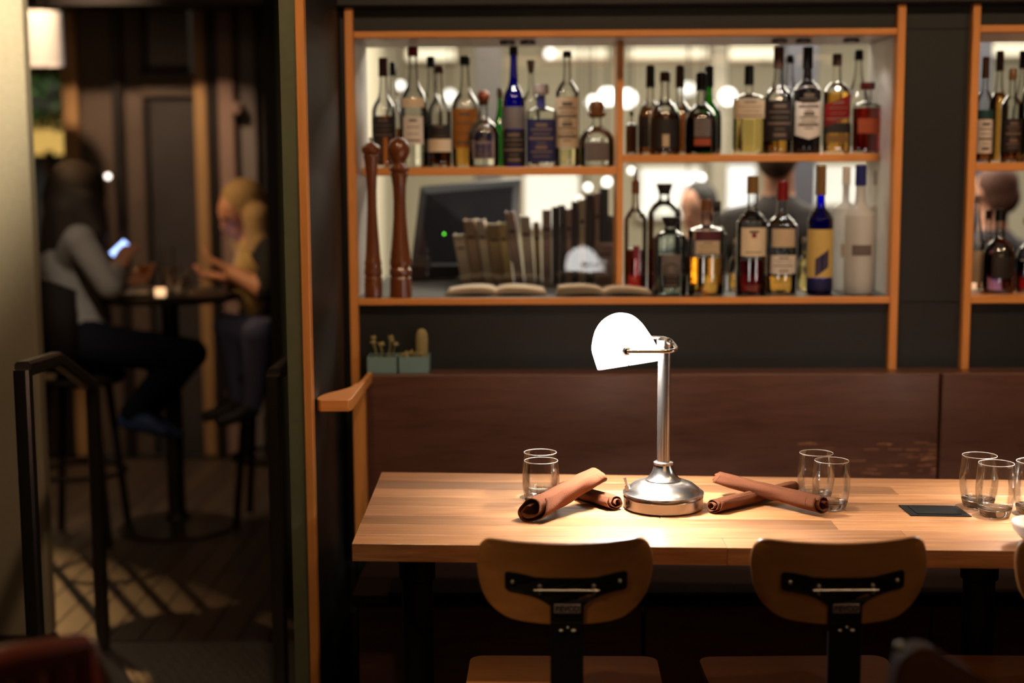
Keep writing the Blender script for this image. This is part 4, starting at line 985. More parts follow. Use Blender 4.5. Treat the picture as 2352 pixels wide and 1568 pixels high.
# ------------------------------------------------------------------ people
def capsule(mb, a, b, ra, rb, seg=14):
    a, b = Vector(a), Vector(b); d = b - a; L = d.length
    if L < 1e-5: mb.ball(a, ra); return
    prof = []
    for k in range(5): t = math.pi / 2 * (1 - k / 4); prof.append((max(1e-4, ra * math.cos(t)), -ra * math.sin(t)))
    for k in range(5): t = math.pi / 2 * k / 4; prof.append((max(1e-4, rb * math.cos(t)), L + rb * math.sin(t)))
    mb.lathe(prof, seg, M=Matrix.Translation(a) @ d.to_track_quat('Z', 'Y').to_matrix().to_4x4())
def person(label, bones, blobs, mats, base, voxel=0.011, smooth=6, group=None):
    """bones: (a, b, ra, rb, material index) tapered limbs; blobs: (centre, radius, scale, rot, material index)."""
    root = tag(empty('person', base), label, 'person', group)
    mb = MB()
    for a, b, ra, rb, mi in bones: capsule(mb, a, b, ra, rb)
    for c, r, sc_, rot, mi in blobs:
        mb.ball((0, 0, 0), r, 20, 14, sc_, Matrix.Translation(c) @ Euler(rot).to_matrix().to_4x4())
    me = bpy.data.meshes.new('body_src'); me.from_pydata([tuple(Vector(v) - Vector(base)) for v in mb.v], [], mb.f)
    bm = bmesh.new(); bm.from_mesh(me); bmesh.ops.remove_doubles(bm, verts=bm.verts, dist=1e-5); bmesh.ops.recalc_face_normals(bm, faces=bm.faces); bm.to_mesh(me); bm.free()
    tmp = bpy.data.objects.new('tmp', me); col.objects.link(tmp)
    rm = tmp.modifiers.new('r', 'REMESH'); rm.mode = 'VOXEL'; rm.voxel_size = voxel; rm.use_smooth_shade = True
    sm = tmp.modifiers.new('s', 'SMOOTH'); sm.iterations = smooth; sm.factor = 0.5
    dg = bpy.context.evaluated_depsgraph_get(); out = bpy.data.meshes.new_from_object(tmp.evaluated_get(dg))
    bpy.data.objects.remove(tmp)
    out.name = 'body'
    o = link('body', out, None, root)
    for m in mats: out.materials.append(m)
    bs = [(Vector(a) - Vector(base), Vector(b) - Vector(base), ra, rb, mi) for a, b, ra, rb, mi in bones]
    bl = [(Vector(c) - Vector(base), r * max(sc_), mi) for c, r, sc_, rot, mi in blobs]
    for p in out.polygons:
        c = p.center; best = 1e9; k = 0
        for a, b, ra, rb, mi in bs:
            d = b - a; t = max(0, min(1, (c - a).dot(d) / max(1e-9, d.length_squared))); q = (c - a - d * t).length - (ra + (rb - ra) * t)
            if q < best: best = q; k = mi
        for cc, r, mi in bl:
            q = (c - cc).length - r
            if q < best: best = q; k = mi
        p.material_index = k
    return root
M_SKIN = mat('skin', (0.52, 0.25, 0.16, 1), 0.5, scale=30, var=0.08)
M_LIPS = mat('lips', (0.35, 0.09, 0.08, 1), 0.4)
M_EYE = mat('eye_dark', (0.02, 0.014, 0.012, 1), 0.2)
def hand(bones, wrist, d, curl, mi, thumb_side, s=1.0):
    """five separate fingers growing from a palm; d palm direction, curl direction the fingers bend to."""
    w_ = Vector(wrist); d = Vector(d).normalized(); cu = Vector(curl).normalized(); sd = d.cross(cu).normalized()
    pe = w_ + d * 0.075 * s
    for k in (-1, 0, 1): bones.append((w_ + sd * 0.012 * k * s, pe + sd * 0.022 * k * s, 0.018 * s, 0.015 * s, mi))
    for k, L in enumerate((0.062, 0.075, 0.07, 0.055)):
        b = pe + sd * (-0.03 + 0.02 * k) * s; m1 = b + (d * 0.6 + cu * 0.5).normalized() * L * 0.5 * s; m2 = m1 + (d * 0.1 + cu).normalized() * L * 0.5 * s
        bones.append((b, m1, 0.0095 * s, 0.009 * s, mi)); bones.append((m1, m2, 0.009 * s, 0.0075 * s, mi))
    b = w_ + d * 0.025 * s + sd * 0.022 * thumb_side * s
    m1 = b + (sd * thumb_side + d * 0.8 + cu * 0.4).normalized() * 0.045 * s; m2 = m1 + (d + cu * 0.7).normalized() * 0.032 * s
    bones.append((b, m1, 0.012 * s, 0.010 * s, mi)); bones.append((m1, m2, 0.010 * s, 0.008 * s, mi))
def head(blobs, c, fwd, mi, up=(0, 0, 1)):
    c = Vector(c); f = Vector(fwd).normalized(); u = Vector(up); u = (u - f * u.dot(f)).normalized(); s = f.cross(u).normalized()
    rot = Matrix((s, f, u)).transposed().to_euler()
    blobs.append((c + u * 0.012, 0.1, (0.75, 0.93, 0.93), rot, mi))
    blobs.append((c + f * 0.030 - u * 0.050, 0.06, (0.85, 0.95, 1.1), rot, mi))
    blobs.append((c + f * 0.096 - u * 0.022, 0.014, (0.8, 1.1, 1.5), rot, mi))
    for k in (-1, 1):
        blobs.append((c + s * 0.075 * k - u * 0.01 - f * 0.005, 0.022, (0.4, 0.8, 1.2), rot, mi))
    return c, f, u, s
def face(root, c, f, u, s):
    base = Vector(root.location)
    for k in (-1, 1):
        MB().ball(c + f * 0.083 + u * 0.012 + s * 0.031 * k - base, 0.010, 10, 8, (1.3, 1, .7)).build('eye', M_EYE, root, 60)
    MB().ball(c + f * 0.087 - u * 0.058 - base, 0.012, 12, 8, (1.6, .7, .5)).build('mouth', M_LIPS, root, 60)
def hair(root, name, balls, m, voxel=0.012):
    base = Vector(root.location); mb = MB()
    for it in balls:
        if len(it) == 4: capsule(mb, Vector(it[0]) - base, Vector(it[1]) - base, it[2], it[3])
        else: mb.ball((0, 0, 0), it[1], 18, 12, it[2], Matrix.Translation(Vector(it[0]) - base))
    me = mb.mesh('hair_src'); tmp = bpy.data.objects.new('tmp', me); col.objects.link(tmp)
    rm = tmp.modifiers.new('r', 'REMESH'); rm.mode = 'VOXEL'; rm.voxel_size = voxel; rm.use_smooth_shade = True
    sm = tmp.modifiers.new('s', 'SMOOTH'); sm.iterations = 4
    dg = bpy.context.evaluated_depsgraph_get(); out = bpy.data.meshes.new_from_object(tmp.evaluated_get(dg)); bpy.data.objects.remove(tmp)
    out.materials.clear()
    return link(name, out, m, root)
def hmat(name, c): return wood(name, tuple(x * .7 for x in c[:3]) + (1,), tuple(min(1, x * 1.3) for x in c[:3]) + (1,), 0.75, axis=2, stretch=30, scale=8, bump=0.5)

# left woman, seen from behind, holding a phone
def left_woman():
    D = 5.6
    sweater = mat('grey_knit', (0.17, 0.155, 0.16, 1), 0.85, bump=0.2, scale=150); pants = mat('dark_jeans', (0.004, 0.0045, 0.008, 1), 0.95, spec=0.1); shoe = mat('blue_shoe', (0.008, 0.024, 0.09, 1), 0.7)
    P = lambda x, y, d=D: at(x, y, d)
    pel = P(185, 790); ch = P(160, 610); nk = P(165, 530)
    hd = P(172, 455, D)
    b = [(pel, P(180, 752), 0.135, 0.128, 1), (P(178, 740), P(172, 690), 0.135, 0.118, 0), (P(172, 690), ch, 0.115, 0.125, 0), (ch, P(163, 555), 0.12, 0.085, 0), (nk, hd, 0.05, 0.05, 2)]
    shN, shF = P(182, 552, D - .15), P(170, 552, D + .15)
    elN, elF = P(252, 660, D - .17), P(262, 655, D + .16)
    wrN = P(268, 622, D + .02); wrF = P(292, 640, D + .12)
    b += [(ch, shN, .09, .065, 0), (ch, shF, .09, .065, 0), (shN, elN, .060, .050, 0), (elN, wrN, .048, .034, 0), (shF, elF, .060, .050, 0), (elF, wrF, .048, .034, 0)]
    hand(b, wrN, Vector((0.35, 0.1, 0.8)), Vector((0.4, 0.6, 0.1)), 2, 1)
    hand(b, wrF, Vector((0.8, -0.1, 0.1)), Vector((0.2, -0.3, 0.4)), 2, -1)
    for dy, kx, ky, ax, ay in ((-.10, 420, 815, 300, 948), (.10, 440, 812, 335, 955)):
        hip = P(205, 790, D + dy); kn = P(kx, ky, D + dy * 1.1); an = P(ax, ay, D + dy)
        b += [(hip, kn, .092, .066, 1), (kn, an, .062, .042, 1), (an, an + Vector((0.10, 0, -.06)), .038, .030, 3), (an + Vector((-.02, 0, -.03)), an + Vector((0.13, 0, -.075)), .034, .026, 3)]
    bl = []; fw = Vector((0.85, 0.5, -0.25)); c, f, u, s = head(bl, hd, fw, 2)
    r = person('seated woman with long dark hair in a grey sweater looking at a phone', b, bl, [sweater, pants, M_SKIN, shoe], (pel.x, pel.y, 0), 0.009, 4, 'two women at the small table')
    face(r, c, f, u, s)
    hm = hmat('dark_brown_hair', (0.014, 0.006, 0.003))
    hair(r, 'hair', [(P(172, 436), .112, (1.05, 1.05, 1.05)), (P(165, 455), P(155, 545), .115, .10), (P(150, 500, D - .05), P(120, 575, D - .03), .09, .055), (P(180, 480, D - .06), P(215, 535, D - .09), .09, .05), (P(160, 480, D - .07), P(160, 575, D - .08), .09, .06), (P(200, 455, D - .03), P(228, 530, D - .05), .06, .04)], hm)
    return r
left_woman()
def phone(label, c, nrm, upv, glow, col_):
    n_ = Vector(nrm).normalized(); u = Vector(upv); u = (u - n_ * u.dot(n_)).normalized(); s = u.cross(n_).normalized()
    Mx = Matrix((s, n_, u)).transposed().to_4x4(); Mx.translation = c
    root = tag(empty('phone', c), label, 'phone', 'lit phones'); Mr = Matrix((s, n_, u)).transposed().to_4x4()
    MB().box(-.027, .027, -.004, .004, -.042, .042, .003, Mr).build('case', M_PLAS, root)
    MB().box(-.024, .024, .0041, .0046, -.038, .038, 0, Mr).build('screen', mat('phone_screen_' + label[:6], (0.02, 0.02, 0.03, 1), 0.2, emit=col_, es=glow), root, 0)
pp = at(276, 573, 5.66)
phone('phone with bright blue screen in the hand of the woman in grey', pp, (-.30, -.75, .60), (0.8, 0.5, .5), 3.2, (0.35, 0.5, 1.0, 1))

def right_woman():
    D = 5.9; P = lambda x, y, d=D: at(x, y, d)
    top = mat('yellow_cream_top', (0.42, 0.29, 0.11, 1), 0.8, bump=0.1, scale=70, var=0.3); black = mat('black_cardigan', (0.006, 0.005, 0.006, 1), 0.85); jean = mat('blue_jeans', (0.085, 0.095, 0.21, 1), 0.8, bump=0.2, scale=160)
    boot = mat('dark_boot', (0.012, 0.012, 0.016, 1), 0.5)
    pel = P(622, 775); ch = P(598, 620); nk = P(584, 550); hd = P(553, 488)
    b = [(pel, P(612, 700), .135, .115, 1), (P(612, 700), ch, .11, .115, 1), (ch, P(590, 575), .11, .075, 1), (P(572, 640, D - .06), P(575, 580, D - .05), .075, .06, 0), (P(585, 690, D - .07), P(575, 620, D - .08), .07, .075, 0), (nk, hd, .048, .048, 2)]
    shN, shF = P(628, 572, D - .14), P(590, 575, D + .15)
    elN, elF = P(612, 668, D - .22), P(565, 665, D + .15)
    wrN, wrF = P(527, 622, D - .16), P(520, 640, D + .03)
    b += [(ch, shN, .09, .065, 1), (ch, shF, .09, .065, 1), (shN, elN, .060, .046, 1), (elN, wrN, .044, .028, 2), (shF, elF, .058, .048, 1), (elF, wrF, .042, .028, 2)]
    hand(b, wrN, Vector((-0.9, 0.1, 0.45)), Vector((-0.3, 0.3, 0.8)), 2, 1)
    hand(b, wrF, Vector((-0.9, -0.1, 0.15)), Vector((-0.5, -0.2, 0.8)), 2, -1)
    for (kx, ky, kd, ax, ay, ad, dy) in ((523, 752, D - .15, 548, 915, D - .1, -.1), (592, 765, D - .36, 580, 925, D - .30, .0)):
        hip = P(620, 785, D + dy); kn = P(kx, ky, kd); an = P(ax, ay, ad)
        b += [(hip, kn, .092, .064, 3), (kn, an, .060, .040, 3), (an, an + Vector((-.06, -.03, -.05)), .036, .03, 4), (an + Vector((0, 0, -.03)), an + Vector((-.12, -.06, -.065)), .034, .025, 4)]
    bl = []; fw = Vector((-0.78, -0.55, -0.42)); c, f, u, s = head(bl, hd, fw, 2)
    r = person('seated blonde woman in a black cardigan and jeans holding a phone', b, bl, [top, black, M_SKIN, jean, boot], (pel.x, pel.y, 0), 0.009, 4, 'two women at the small table')
    face(r, c, f, u, s)
    hm = hmat('blonde_hair', (0.36, 0.235, 0.105))
    hair(r, 'hair', [(P(560, 462, D + .01), .100, (1.0, 1.0, .98)), (P(578, 470, D + .02), P(592, 560, D), .080, .060), (P(592, 500, D - .06), P(600, 640, D - .10), .062, .034), (P(600, 560, D - .09), P(606, 655, D - .11), .05, .026), (P(535, 450, D - .01), P(522, 490, D + .04), .050, .040), (P(548, 560, D + .05), P(556, 610, D + .03), .035, .02)], hm)
right_woman()
phone('phone with violet screen lying in the hands of the blonde woman', at(492, 600, 5.80), (.55, .15, .8), (-0.9, 0.3, .4), 1.2, (0.5, 0.35, 1.0, 1))

# stools of the two women
def bar_stool(label, x, y, D, back=None):
    p = at(x, y, D); z = p.z; X = p.x
    root = tag(empty('bar_stool', (X, D, 0)), label, 'bar stool', 'dark bar stools at the small table'); m = mat('dark_stool', (0.006, 0.004, 0.004, 1), 0.8, spec=0.1)
    MB().lathe([(0, z - .045), (.17, z - .045), (.19, z - .03), (.19, z - .01), (.17, z), (0, z)], 28, cap=False).build('seat', m, root)
    for i in range(4):
        a = R(45 + 90 * i); MB().tube([(.13 * math.cos(a), .13 * math.sin(a), z - .046), (.20 * math.cos(a), .20 * math.sin(a), 0)], .016, 8).build('leg', m, root)
    MB().tube([(.172 * math.cos(R(a)), .172 * math.sin(R(a)), .28) for a in range(0, 361, 15)], .010, 8, False).build('foot_ring', m, root)
    if back:
        vs = []; N = 14
        pts = []
        for k in range(N + 1):
            a = R(back - 62 + 124 * k / N); pts.append((.205 * math.cos(a), .205 * math.sin(a)))
        mb = MB(); v = [(x_, y_, z + .02) for x_, y_ in pts] + [(x_ * 1.12, y_ * 1.12, z + .40 - .06 * abs(2 * i / N - 1) ** 2) for i, (x_, y_) in enumerate(pts)]
        o = mb.add(v, [(i, i + 1, N + 2 + i, N + 1 + i) for i in range(N)]).build('backrest', m, root, 60)
        s = o.modifiers.new('t', 'SOLIDIFY'); s.thickness = .02; s.offset = 0
bar_stool('dark high stool with a curved back under the woman in grey', 178, 852, 5.6, back=228)
bar_stool('dark backless high stool under the blonde woman', 625, 845, 5.9)

# the small round table with its glasses
tz = at(385, 672, 5.75).z; tX = at(385, 672, 5.75).x; tD = 5.78
ht = tag(empty('pub_table', (tX, tD, 0)), 'small dark round pub table between the two women', 'table'); mt = mat('pub_dark', (0.010, 0.007, 0.006, 1), 0.3)
MB().lathe([(0, tz - .03), (.29, tz - .03), (.30, tz - .022), (.30, tz - .006), (.29, tz), (0, tz)], 40, cap=False).build('table_top', mt, ht)
MB().lathe([(0, 0), (.24, 0), (.24, .015), (.06, .04), (.036, .07), (.036, tz - .05), (.10, tz - .031)], 24, cap=False).build('pedestal', mt, ht)
def small_glass(label, x, D, r0, r1, h, liq=None, lev=.5, base_stem=False):
    X = at(x, 660, D).x; root = tag(empty('drinking_glass', (X, D, tz + .0005)), label, 'glass', 'glasses on the pub table')
    if base_stem:
        MB().lathe([(.0005, 0), (.032, 0), (.032, .002), (.006, .005), (.004, .012), (.004, .07), (.006, .074), (.03, .085), (.045, .105), (.048, .125)], 28, cap=False).build('stem_bowl', M_TUMB, root, 50)
        MB().lathe([(.0005, .079), (.028, .087), (.042, .104), (.044, .114), (.0005, .114)], 28, cap=False).build('drink', LIQ['gold'] if liq is None else LIQ[liq], root, 50)
        return
    MB().lathe([(.0005, 0.001), (r0, 0.001), (r0 + (r1 - r0) * .5, h * .5), (r1, h), (r1 - .002, h), (r0 - .002, .008), (.0005, .008)], 24, cap=False).build('wall', M_TUMB, root, 50)
    if liq: MB().lathe([(.0005, .009), (r0 - .003, .009), (r0 + (r1 - r0) * lev - .003, h * lev), (.0005, h * lev)], 24, cap=False).build('drink', LIQ[liq], root, 50)
small_glass('stemmed cocktail glass with an amber drink on the pub table', 342, 5.72, 0, 0, 0, 'amber', base_stem=True)
small_glass('tall slim glass at the back of the pub table', 386, 5.95, .026, .03, .17, 'clear', .5)
small_glass('water glass in the middle of the pub table', 392, 5.74, .030, .034, .11, 'clear', .6)
small_glass('water glass catching blue light, right on the pub table', 418, 5.66, .030, .034, .105, 'clear', .7)
pX = at(286, 665, 5.62).x
o = MB().lathe([(0.0005, .004), (.05, .004), (.07, .012), (.074, .013), (.07, .010), (.05, 0), (.0005, 0)], 28, cap=False).build('plate', mat('plate_white', (.7, .64, .55, 1), .3), None, 40, (pX + .02, 5.62, tz + .0005)); tag(o, 'small pale plate on the pub table by the woman in grey', 'plate')
o = MB().lathe([(0.0005, 0), (.02, 0), (.022, .03), (.019, .03), (.017, .01), (.0005, .01)], 20, cap=False).build('sparkle_holder', mat('sparkle_glow', (.8, .5, .3, 1), .4, emit=(1, .6, .3, 1), es=1.4), None, 40, (at(368, 665, 5.6).x, 5.6, tz + .0005)); tag(o, 'small added glowing candle holder in front of the water glasses', 'sparkle')  # glowing cup added to give the drinks some sparkle

# ------------------------------------------------------------------ far glazing of the passage
FW = 7.25
M_GOLDW = wood('lit_wood_post', (0.36, 0.21, 0.09, 1), (0.48, 0.29, 0.13, 1), 0.5, axis=2, scale=5)
M_DKF = mat('dark_frame', (0.012, 0.009, 0.008, 1), 0.5); M_PANEL = mat('brown_panel', (0.10, 0.072, 0.056, 1), 0.6, var=0.25, scale=5)
M_PINK = mat('rosy_plaster', (0.30, 0.20, 0.165, 1), 0.7); M_GREYP = mat('grey_plaster', (0.20, 0.175, 0.165, 1), 0.7)
gz = struct(empty('window_3', (at(300, 500, FW).x, FW, 0)))
def strip(name, px0, px1, y0, y1, m, dz0=None, dz1=None, parent=gz, off=0.0, bev=0.003):
    x0, x1 = at(px0, 430, FW).x, at(px1, 430, FW).x
    z0 = 0.0 if dz0 is None else at((px0 + px1) / 2, dz0, FW).z; z1 = 2.9 if dz1 is None else at((px0 + px1) / 2, dz1, FW).z
    o = MB().box(x0, x1, FW + y0 + off, FW + y1 + off, z0, z1, bev).build(name, m, parent, 0); o.location = -Vector(parent.location); return o
strip('post', 150, 186, 0, .08, M_GOLDW)
strip('panel', 187, 264, .03, .06, M_PANEL)
strip('mullion', 264, 288, 0, .08, M_DKF)
strip('panel', 289, 330, .03, .06, M_PANEL)
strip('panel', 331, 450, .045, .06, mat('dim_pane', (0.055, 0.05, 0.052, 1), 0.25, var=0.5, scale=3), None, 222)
strip('rail', 331, 450, .02, .06, M_PANEL, 221, 168)
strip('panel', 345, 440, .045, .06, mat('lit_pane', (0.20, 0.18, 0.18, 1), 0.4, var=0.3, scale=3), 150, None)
strip('frame', 331, 344, .02, .06, M_DKF, 167, None); strip('frame', 331, 440, .02, .06, M_DKF, 167, 151)
strip('frame', 331, 341, .02, .06, M_DKF, None, 222)
strip('post', 452, 479, 0, .08, M_GOLDW)
strip('mullion', 480, 508, 0, .08, M_DKF)
strip('post', 509, 544, -.02, .08, M_PINK)
strip('mullion', 545, 556, 0, .08, M_DKF)
strip('post', 557, 592, 0, .08, M_GREYP)
strip('panel', 592, 700, .03, .08, M_DKF)
strip('bracket', 536, 562, -.06, 0, M_PINK, 262, 236)
# transom and low sill of the outer window, clear pane to the street
strip('sill', -330, 149, 0, .1, M_DKF, None, 820)
strip('transom', -330, 149, 0, .08, M_PANEL, 172, 150)
xg0, xg1 = at(-330, 430, FW).x, at(149, 430, FW).x
o = link('glass_pane', MB().quad([(xg0, FW + .05, at(0, 818, FW).z), (xg1, FW + .05, at(0, 818, FW).z), (xg1, FW + .05, 2.9), (xg0, FW + .05, 2.9)]).mesh('glass_pane', 0), M_PANE, gz); o.location = -Vector(gz.location)
# header over the glazing, baseboard
struct(MB().box(at(-330, 0, FW).x, at(720, 0, FW).x, FW - .4, FW - .1, at(300, 18, FW - .25).z, 2.9).build('trim_%d' % n[0], M_DKF, smooth=0)); n[0] += 1
# drum pendant hanging in front of the window
pd = at(95, 90, 6.7)
dl = tag(empty('pendant_lamp', pd), 'white drum pendant lamp hanging beside the pale column', 'lamp')
rr = (at(136, 90, 6.7).x - at(40, 90, 6.7).x) / 2; h0 = at(95, 150, 6.7).z - pd.z; h1 = at(95, 28, 6.7).z - pd.z
MB().lathe([(rr, h0), (rr * .97, h1)], 40, cap=False).build('drum_shade', mat('drum_white', (.75, .72, .68, 1), .8, emit=(1, .93, .85, 1), es=.12), dl)
MB().tube([(0, 0, h1 * .2), (0, 0, 2.95 - pd.z)], .005, 8).build('cord', M_BLACK, dl)
p = at(248, 405, 7.1)
sb = tag(empty('reflection_glint', p), 'small round glowing ball imitating a lamp reflection on the brown panel above the dark haired woman', 'lamp')  # glowing ball stands in for the reflection of a lamp
MB().ball((0, 0, 0), .013, 14, 10).build('bulb', mat('glint_glow', (1, .95, .9, 1), .4, emit=(1, .88, .8, 1), es=4), sb)
MB().tube([(0, .012, 0), (0, .175, 0)], .006, 8).build('arm', M_DKF, sb)

# street scene outside
ST = 9.4
M_LEAF = mat('street_leaf', (0.06, 0.20, 0.03, 1), 0.6, scale=20, var=0.4)
tr_ = tag(empty('street_tree', (at(105, 230, ST).x, ST, 0)), 'green street tree seen through the far window', 'tree')
MB().tube([(0, 0, 0), (.01, 0, .8), (0, .02, 1.6)], [.05, .04, .03], 10).build('trunk', cmat('brown', .8), tr_)
lf = MB(); rng = random.Random(5); cz = at(105, 225, ST).z
for k in range(900):
    a, e = rng.uniform(0, 6.28), rng.uniform(-1.4, 1.5); q = rng.uniform(.6, 1.0); c = Vector((math.cos(a) * math.cos(e) * .36 * q, math.sin(a) * math.cos(e) * .3 * q, cz + math.sin(e) * .22 * q))
    d = Vector((rng.uniform(-1, 1), rng.uniform(-1, 1), rng.uniform(-.6, .6))).normalized(); s = d.cross(Vector((0, 0, 1))).normalized()
    lf.add([c - d * .04, c + s * .016, c + d * .04, c - s * .016], [(0, 1, 2, 3)])
o = lf.build('leaves', M_LEAF, tr_, 0); o['kind'] = 'stuff'
fa = tag(empty('shop_front', (at(90, 300, 10.2).x, 10.2, 0)), 'shop front across the street with a glowing yellow window', 'building')
fx = at(90, 300, 10.2).x
MB().box(-1.6, 1.2, 0, .2, 0, 3.2, 0).build('facade', mat('facade_dusk', (.02, .022, .03, 1), .8), fa, 0)
zz0, zz1 = at(90, 355, 10.2).z, at(90, 275, 10.2).z
MB().box(-.5, .35, -.03, -.001, zz0, zz1, 0).build('window', mat('shop_glow', (.6, .4, .1, 1), .5, emit=(1, .6, .15, 1), es=.75, scale=6, var=.5), fa, 0)
MB().box(-.62, .45, -.25, -.001, zz1 + .01, zz1 + .05, 0).build('awning', cmat('brown', .7), fa, 0)

# ------------------------------------------------------------------ the bar behind the glass
BW = 9.2
M_CRM = mat('cream_wall', (0.62, 0.56, 0.43, 1), 0.8, scale=4, var=0.06)
struct(MB().box(-0.84, 3.6, BW, BW + .1, 0, 3.0).build('wall_far', M_CRM, smooth=0))
struct(MB().box(-0.84, -0.80, G + .46, BW, 0, 2.9).build('wall_side', M_CRM, smooth=0))
struct(MB().box(-0.88, -0.841, G + .40, BW, 0, 2.9).build('wall_passage', M_DKF, smooth=0))
struct(MB().box(-0.841, xPb, G + .401, G + .459, 0, 2.9).build('wall_return', M_GREENP, smooth=0))
struct(MB().box(-0.88, 3.6, G + .02, BW, 2.9, 3.0).build('ceiling_bar', mat('bar_ceiling', (.5, .46, .4, 1), .8), smooth=0))
def pillar(label, px0, px1, D, m, nm='pillar'):
    x0, x1 = at(px0, 200, D).x, at(px1, 200, D).x
    o = MB().box((x0 - x1) / 2, (x1 - x0) / 2, -.12, .12, 0, 2.89, .005).build(nm, m, None, 0, ((x0 + x1) / 2, D, 0)); tag(o, label, 'pillar')
pillar('dark grey pillar in the bar behind the left bottles', 1090, 1152, 7.6, mat('pillar_grey', (.10, .09, .09, 1), .6))
pillar('dark blue grey pillar in the bar behind the black bottle', 1795, 1868, 7.6, mat('pillar_blue', (.05, .05, .065, 1), .6))
pillar('pale pillar in the bar between the two groups of bottles', 1630, 1668, 8.4, mat('pillar_pale', (.40, .36, .29, 1), .7))
pillar('dark pillar in the bar at the far right niche', 2218, 2262, 7.6, MATS['pillar_blue'])
# long glowing light boxes high in the bar
def lightbox(label, px0, px1, y0, y1, D, es, c=(1, .88, .62, 1)):
    a, b = at(px0, y1, D), at(px1, y0, D); ctr = (a + b) / 2
    root = tag(empty('light_box', ctr), label, 'lamp', 'long lights high in the bar')
    hx, hz = (b.x - a.x) / 2, (b.z - a.z) / 2
    MB().box(-hx - .02, hx + .02, .012, .06, -hz - .02, hz + .02, .004).build('casing', cmat('beige', .6), root, 0)
    MB().box(-hx, hx, -.002, .011, -hz, hz, .003).build('diffuser', mat('box_glow_%d' % int(es * 10), (.9, .85, .7, 1), .6, emit=c, es=es), root, 0)
lightbox('long light box in the bar above the left bottles', 935, 1045, 112, 138, BW - 0.0605, 1.25)
lightbox('long light box in the bar right of the divider', 1440, 1632, 110, 134, BW - 0.0605, 1.1)
lightbox('long light box in the bar above the pale gold bottle', 1672, 1785, 108, 136, BW - 0.0605, 1.3)
lightbox('short light box in the bar between blue bottle and divider', 1255, 1400, 110, 134, BW - 0.0605, 0.95)
lightbox('light box in the bar seen through the right niche', 2268, 2420, 98, 128, BW - 0.0605, 1.2, (1, .93, .88, 1))
# globe pendants
def globe(label, px, py, D, rpx, es=3.0):
    p = at(px, py, D); r = rpx * D / F
    root = tag(empty('globe_pendant', p), label, 'lamp', 'globe pendants in the bar')
    MB().ball((0, 0, 0), r, 20, 14).build('globe', mat('globe_glow_%d' % int(es * 10), (.95, .93, .88, 1), .3, emit=(1, .96, .88, 1), es=es), root, 60)
    MB().tube([(0, 0, r * .95), (0, 0, 2.89 - p.z)], .004, 6).build('cord', M_BLACK, root)
for px, py, rpx, es, lab in ((1362, 235, 18, 4, 'left of three big globes beside the divider'), (1395, 222, 20, 4, 'middle of three big globes beside the divider'), (1441, 226, 20, 4, 'globe shining just right of the divider'),
                             (1672, 222, 18, 4, 'tall globe pendant left of the pale gold bottle'), (1033, 222, 16, 1.6, 'soft globe behind the amber bottle at upper left'), (920, 196, 9, 3, 'small globe pendant near the red capped bottle'),
                             (1580, 205, 16, 1.4, 'dim rosy globe behind the dark whisky bottles'), (1263, 123, 12, 2.2, 'small high globe right of the blue bottle')):
    globe('glowing ' + lab, px, py, 8.6 if px == 1362 else 8.2, rpx * (.8 if px == 1362 else 1), es)
# bright back-bar panels seen low through the glass
def lpanel(label, px0, px1, y0, y1, D, c, es):
    a, b = at(px0, y1, D), at(px1, y0, D); ctr = (a + b) / 2; hx, hz = (b.x - a.x) / 2, (b.z - a.z) / 2
    root = tag(empty('lit_window', ctr), label, 'window', 'lit windows low in the bar')
    MB().box(-hx - .03, hx + .03, .005, .05, -hz - .03, hz + .03, .004).build('frame', cmat('beige', .6), root, 0)
    MB().box(-hx, hx, -.004, .004, -hz, hz, 0).build('pane', mat('lit_pane_%d' % int(es * 100), (.8, .78, .7, 1), .5, emit=c, es=es, scale=5, var=.3), root, 0)
lpanel('lit window in the bar between terminal and upright books', 1205, 1330, 400, 520, BW - 0.0505, (1, .93, .80, 1), .8)
lpanel('lit window in the bar above the seated guest', 1470, 1615, 385, 500, BW - 0.0505, (1, .95, .85, 1), .95)
lpanel('narrow lit window in the bar left of the bartender', 1665, 1735, 380, 500, BW - 0.0505, (.95, .97, 1, 1), 1.0)
lpanel('lit window in the bar right of the bartender', 1865, 1990, 380, 470, BW - 0.0505, (1, .97, .88, 1), .6)
for k, (px, py, r_) in enumerate(((1350, 430, 7), (1394, 418, 9), (1332, 456, 4), (1580, 412, 9), (1612, 408, 7), (1450, 392, 6))):
    globe('small low lamp in the bar, number %s from the left' % ['two', 'three', 'one', 'five', 'six', 'four'][k], px, py, 7.4, r_, 4)

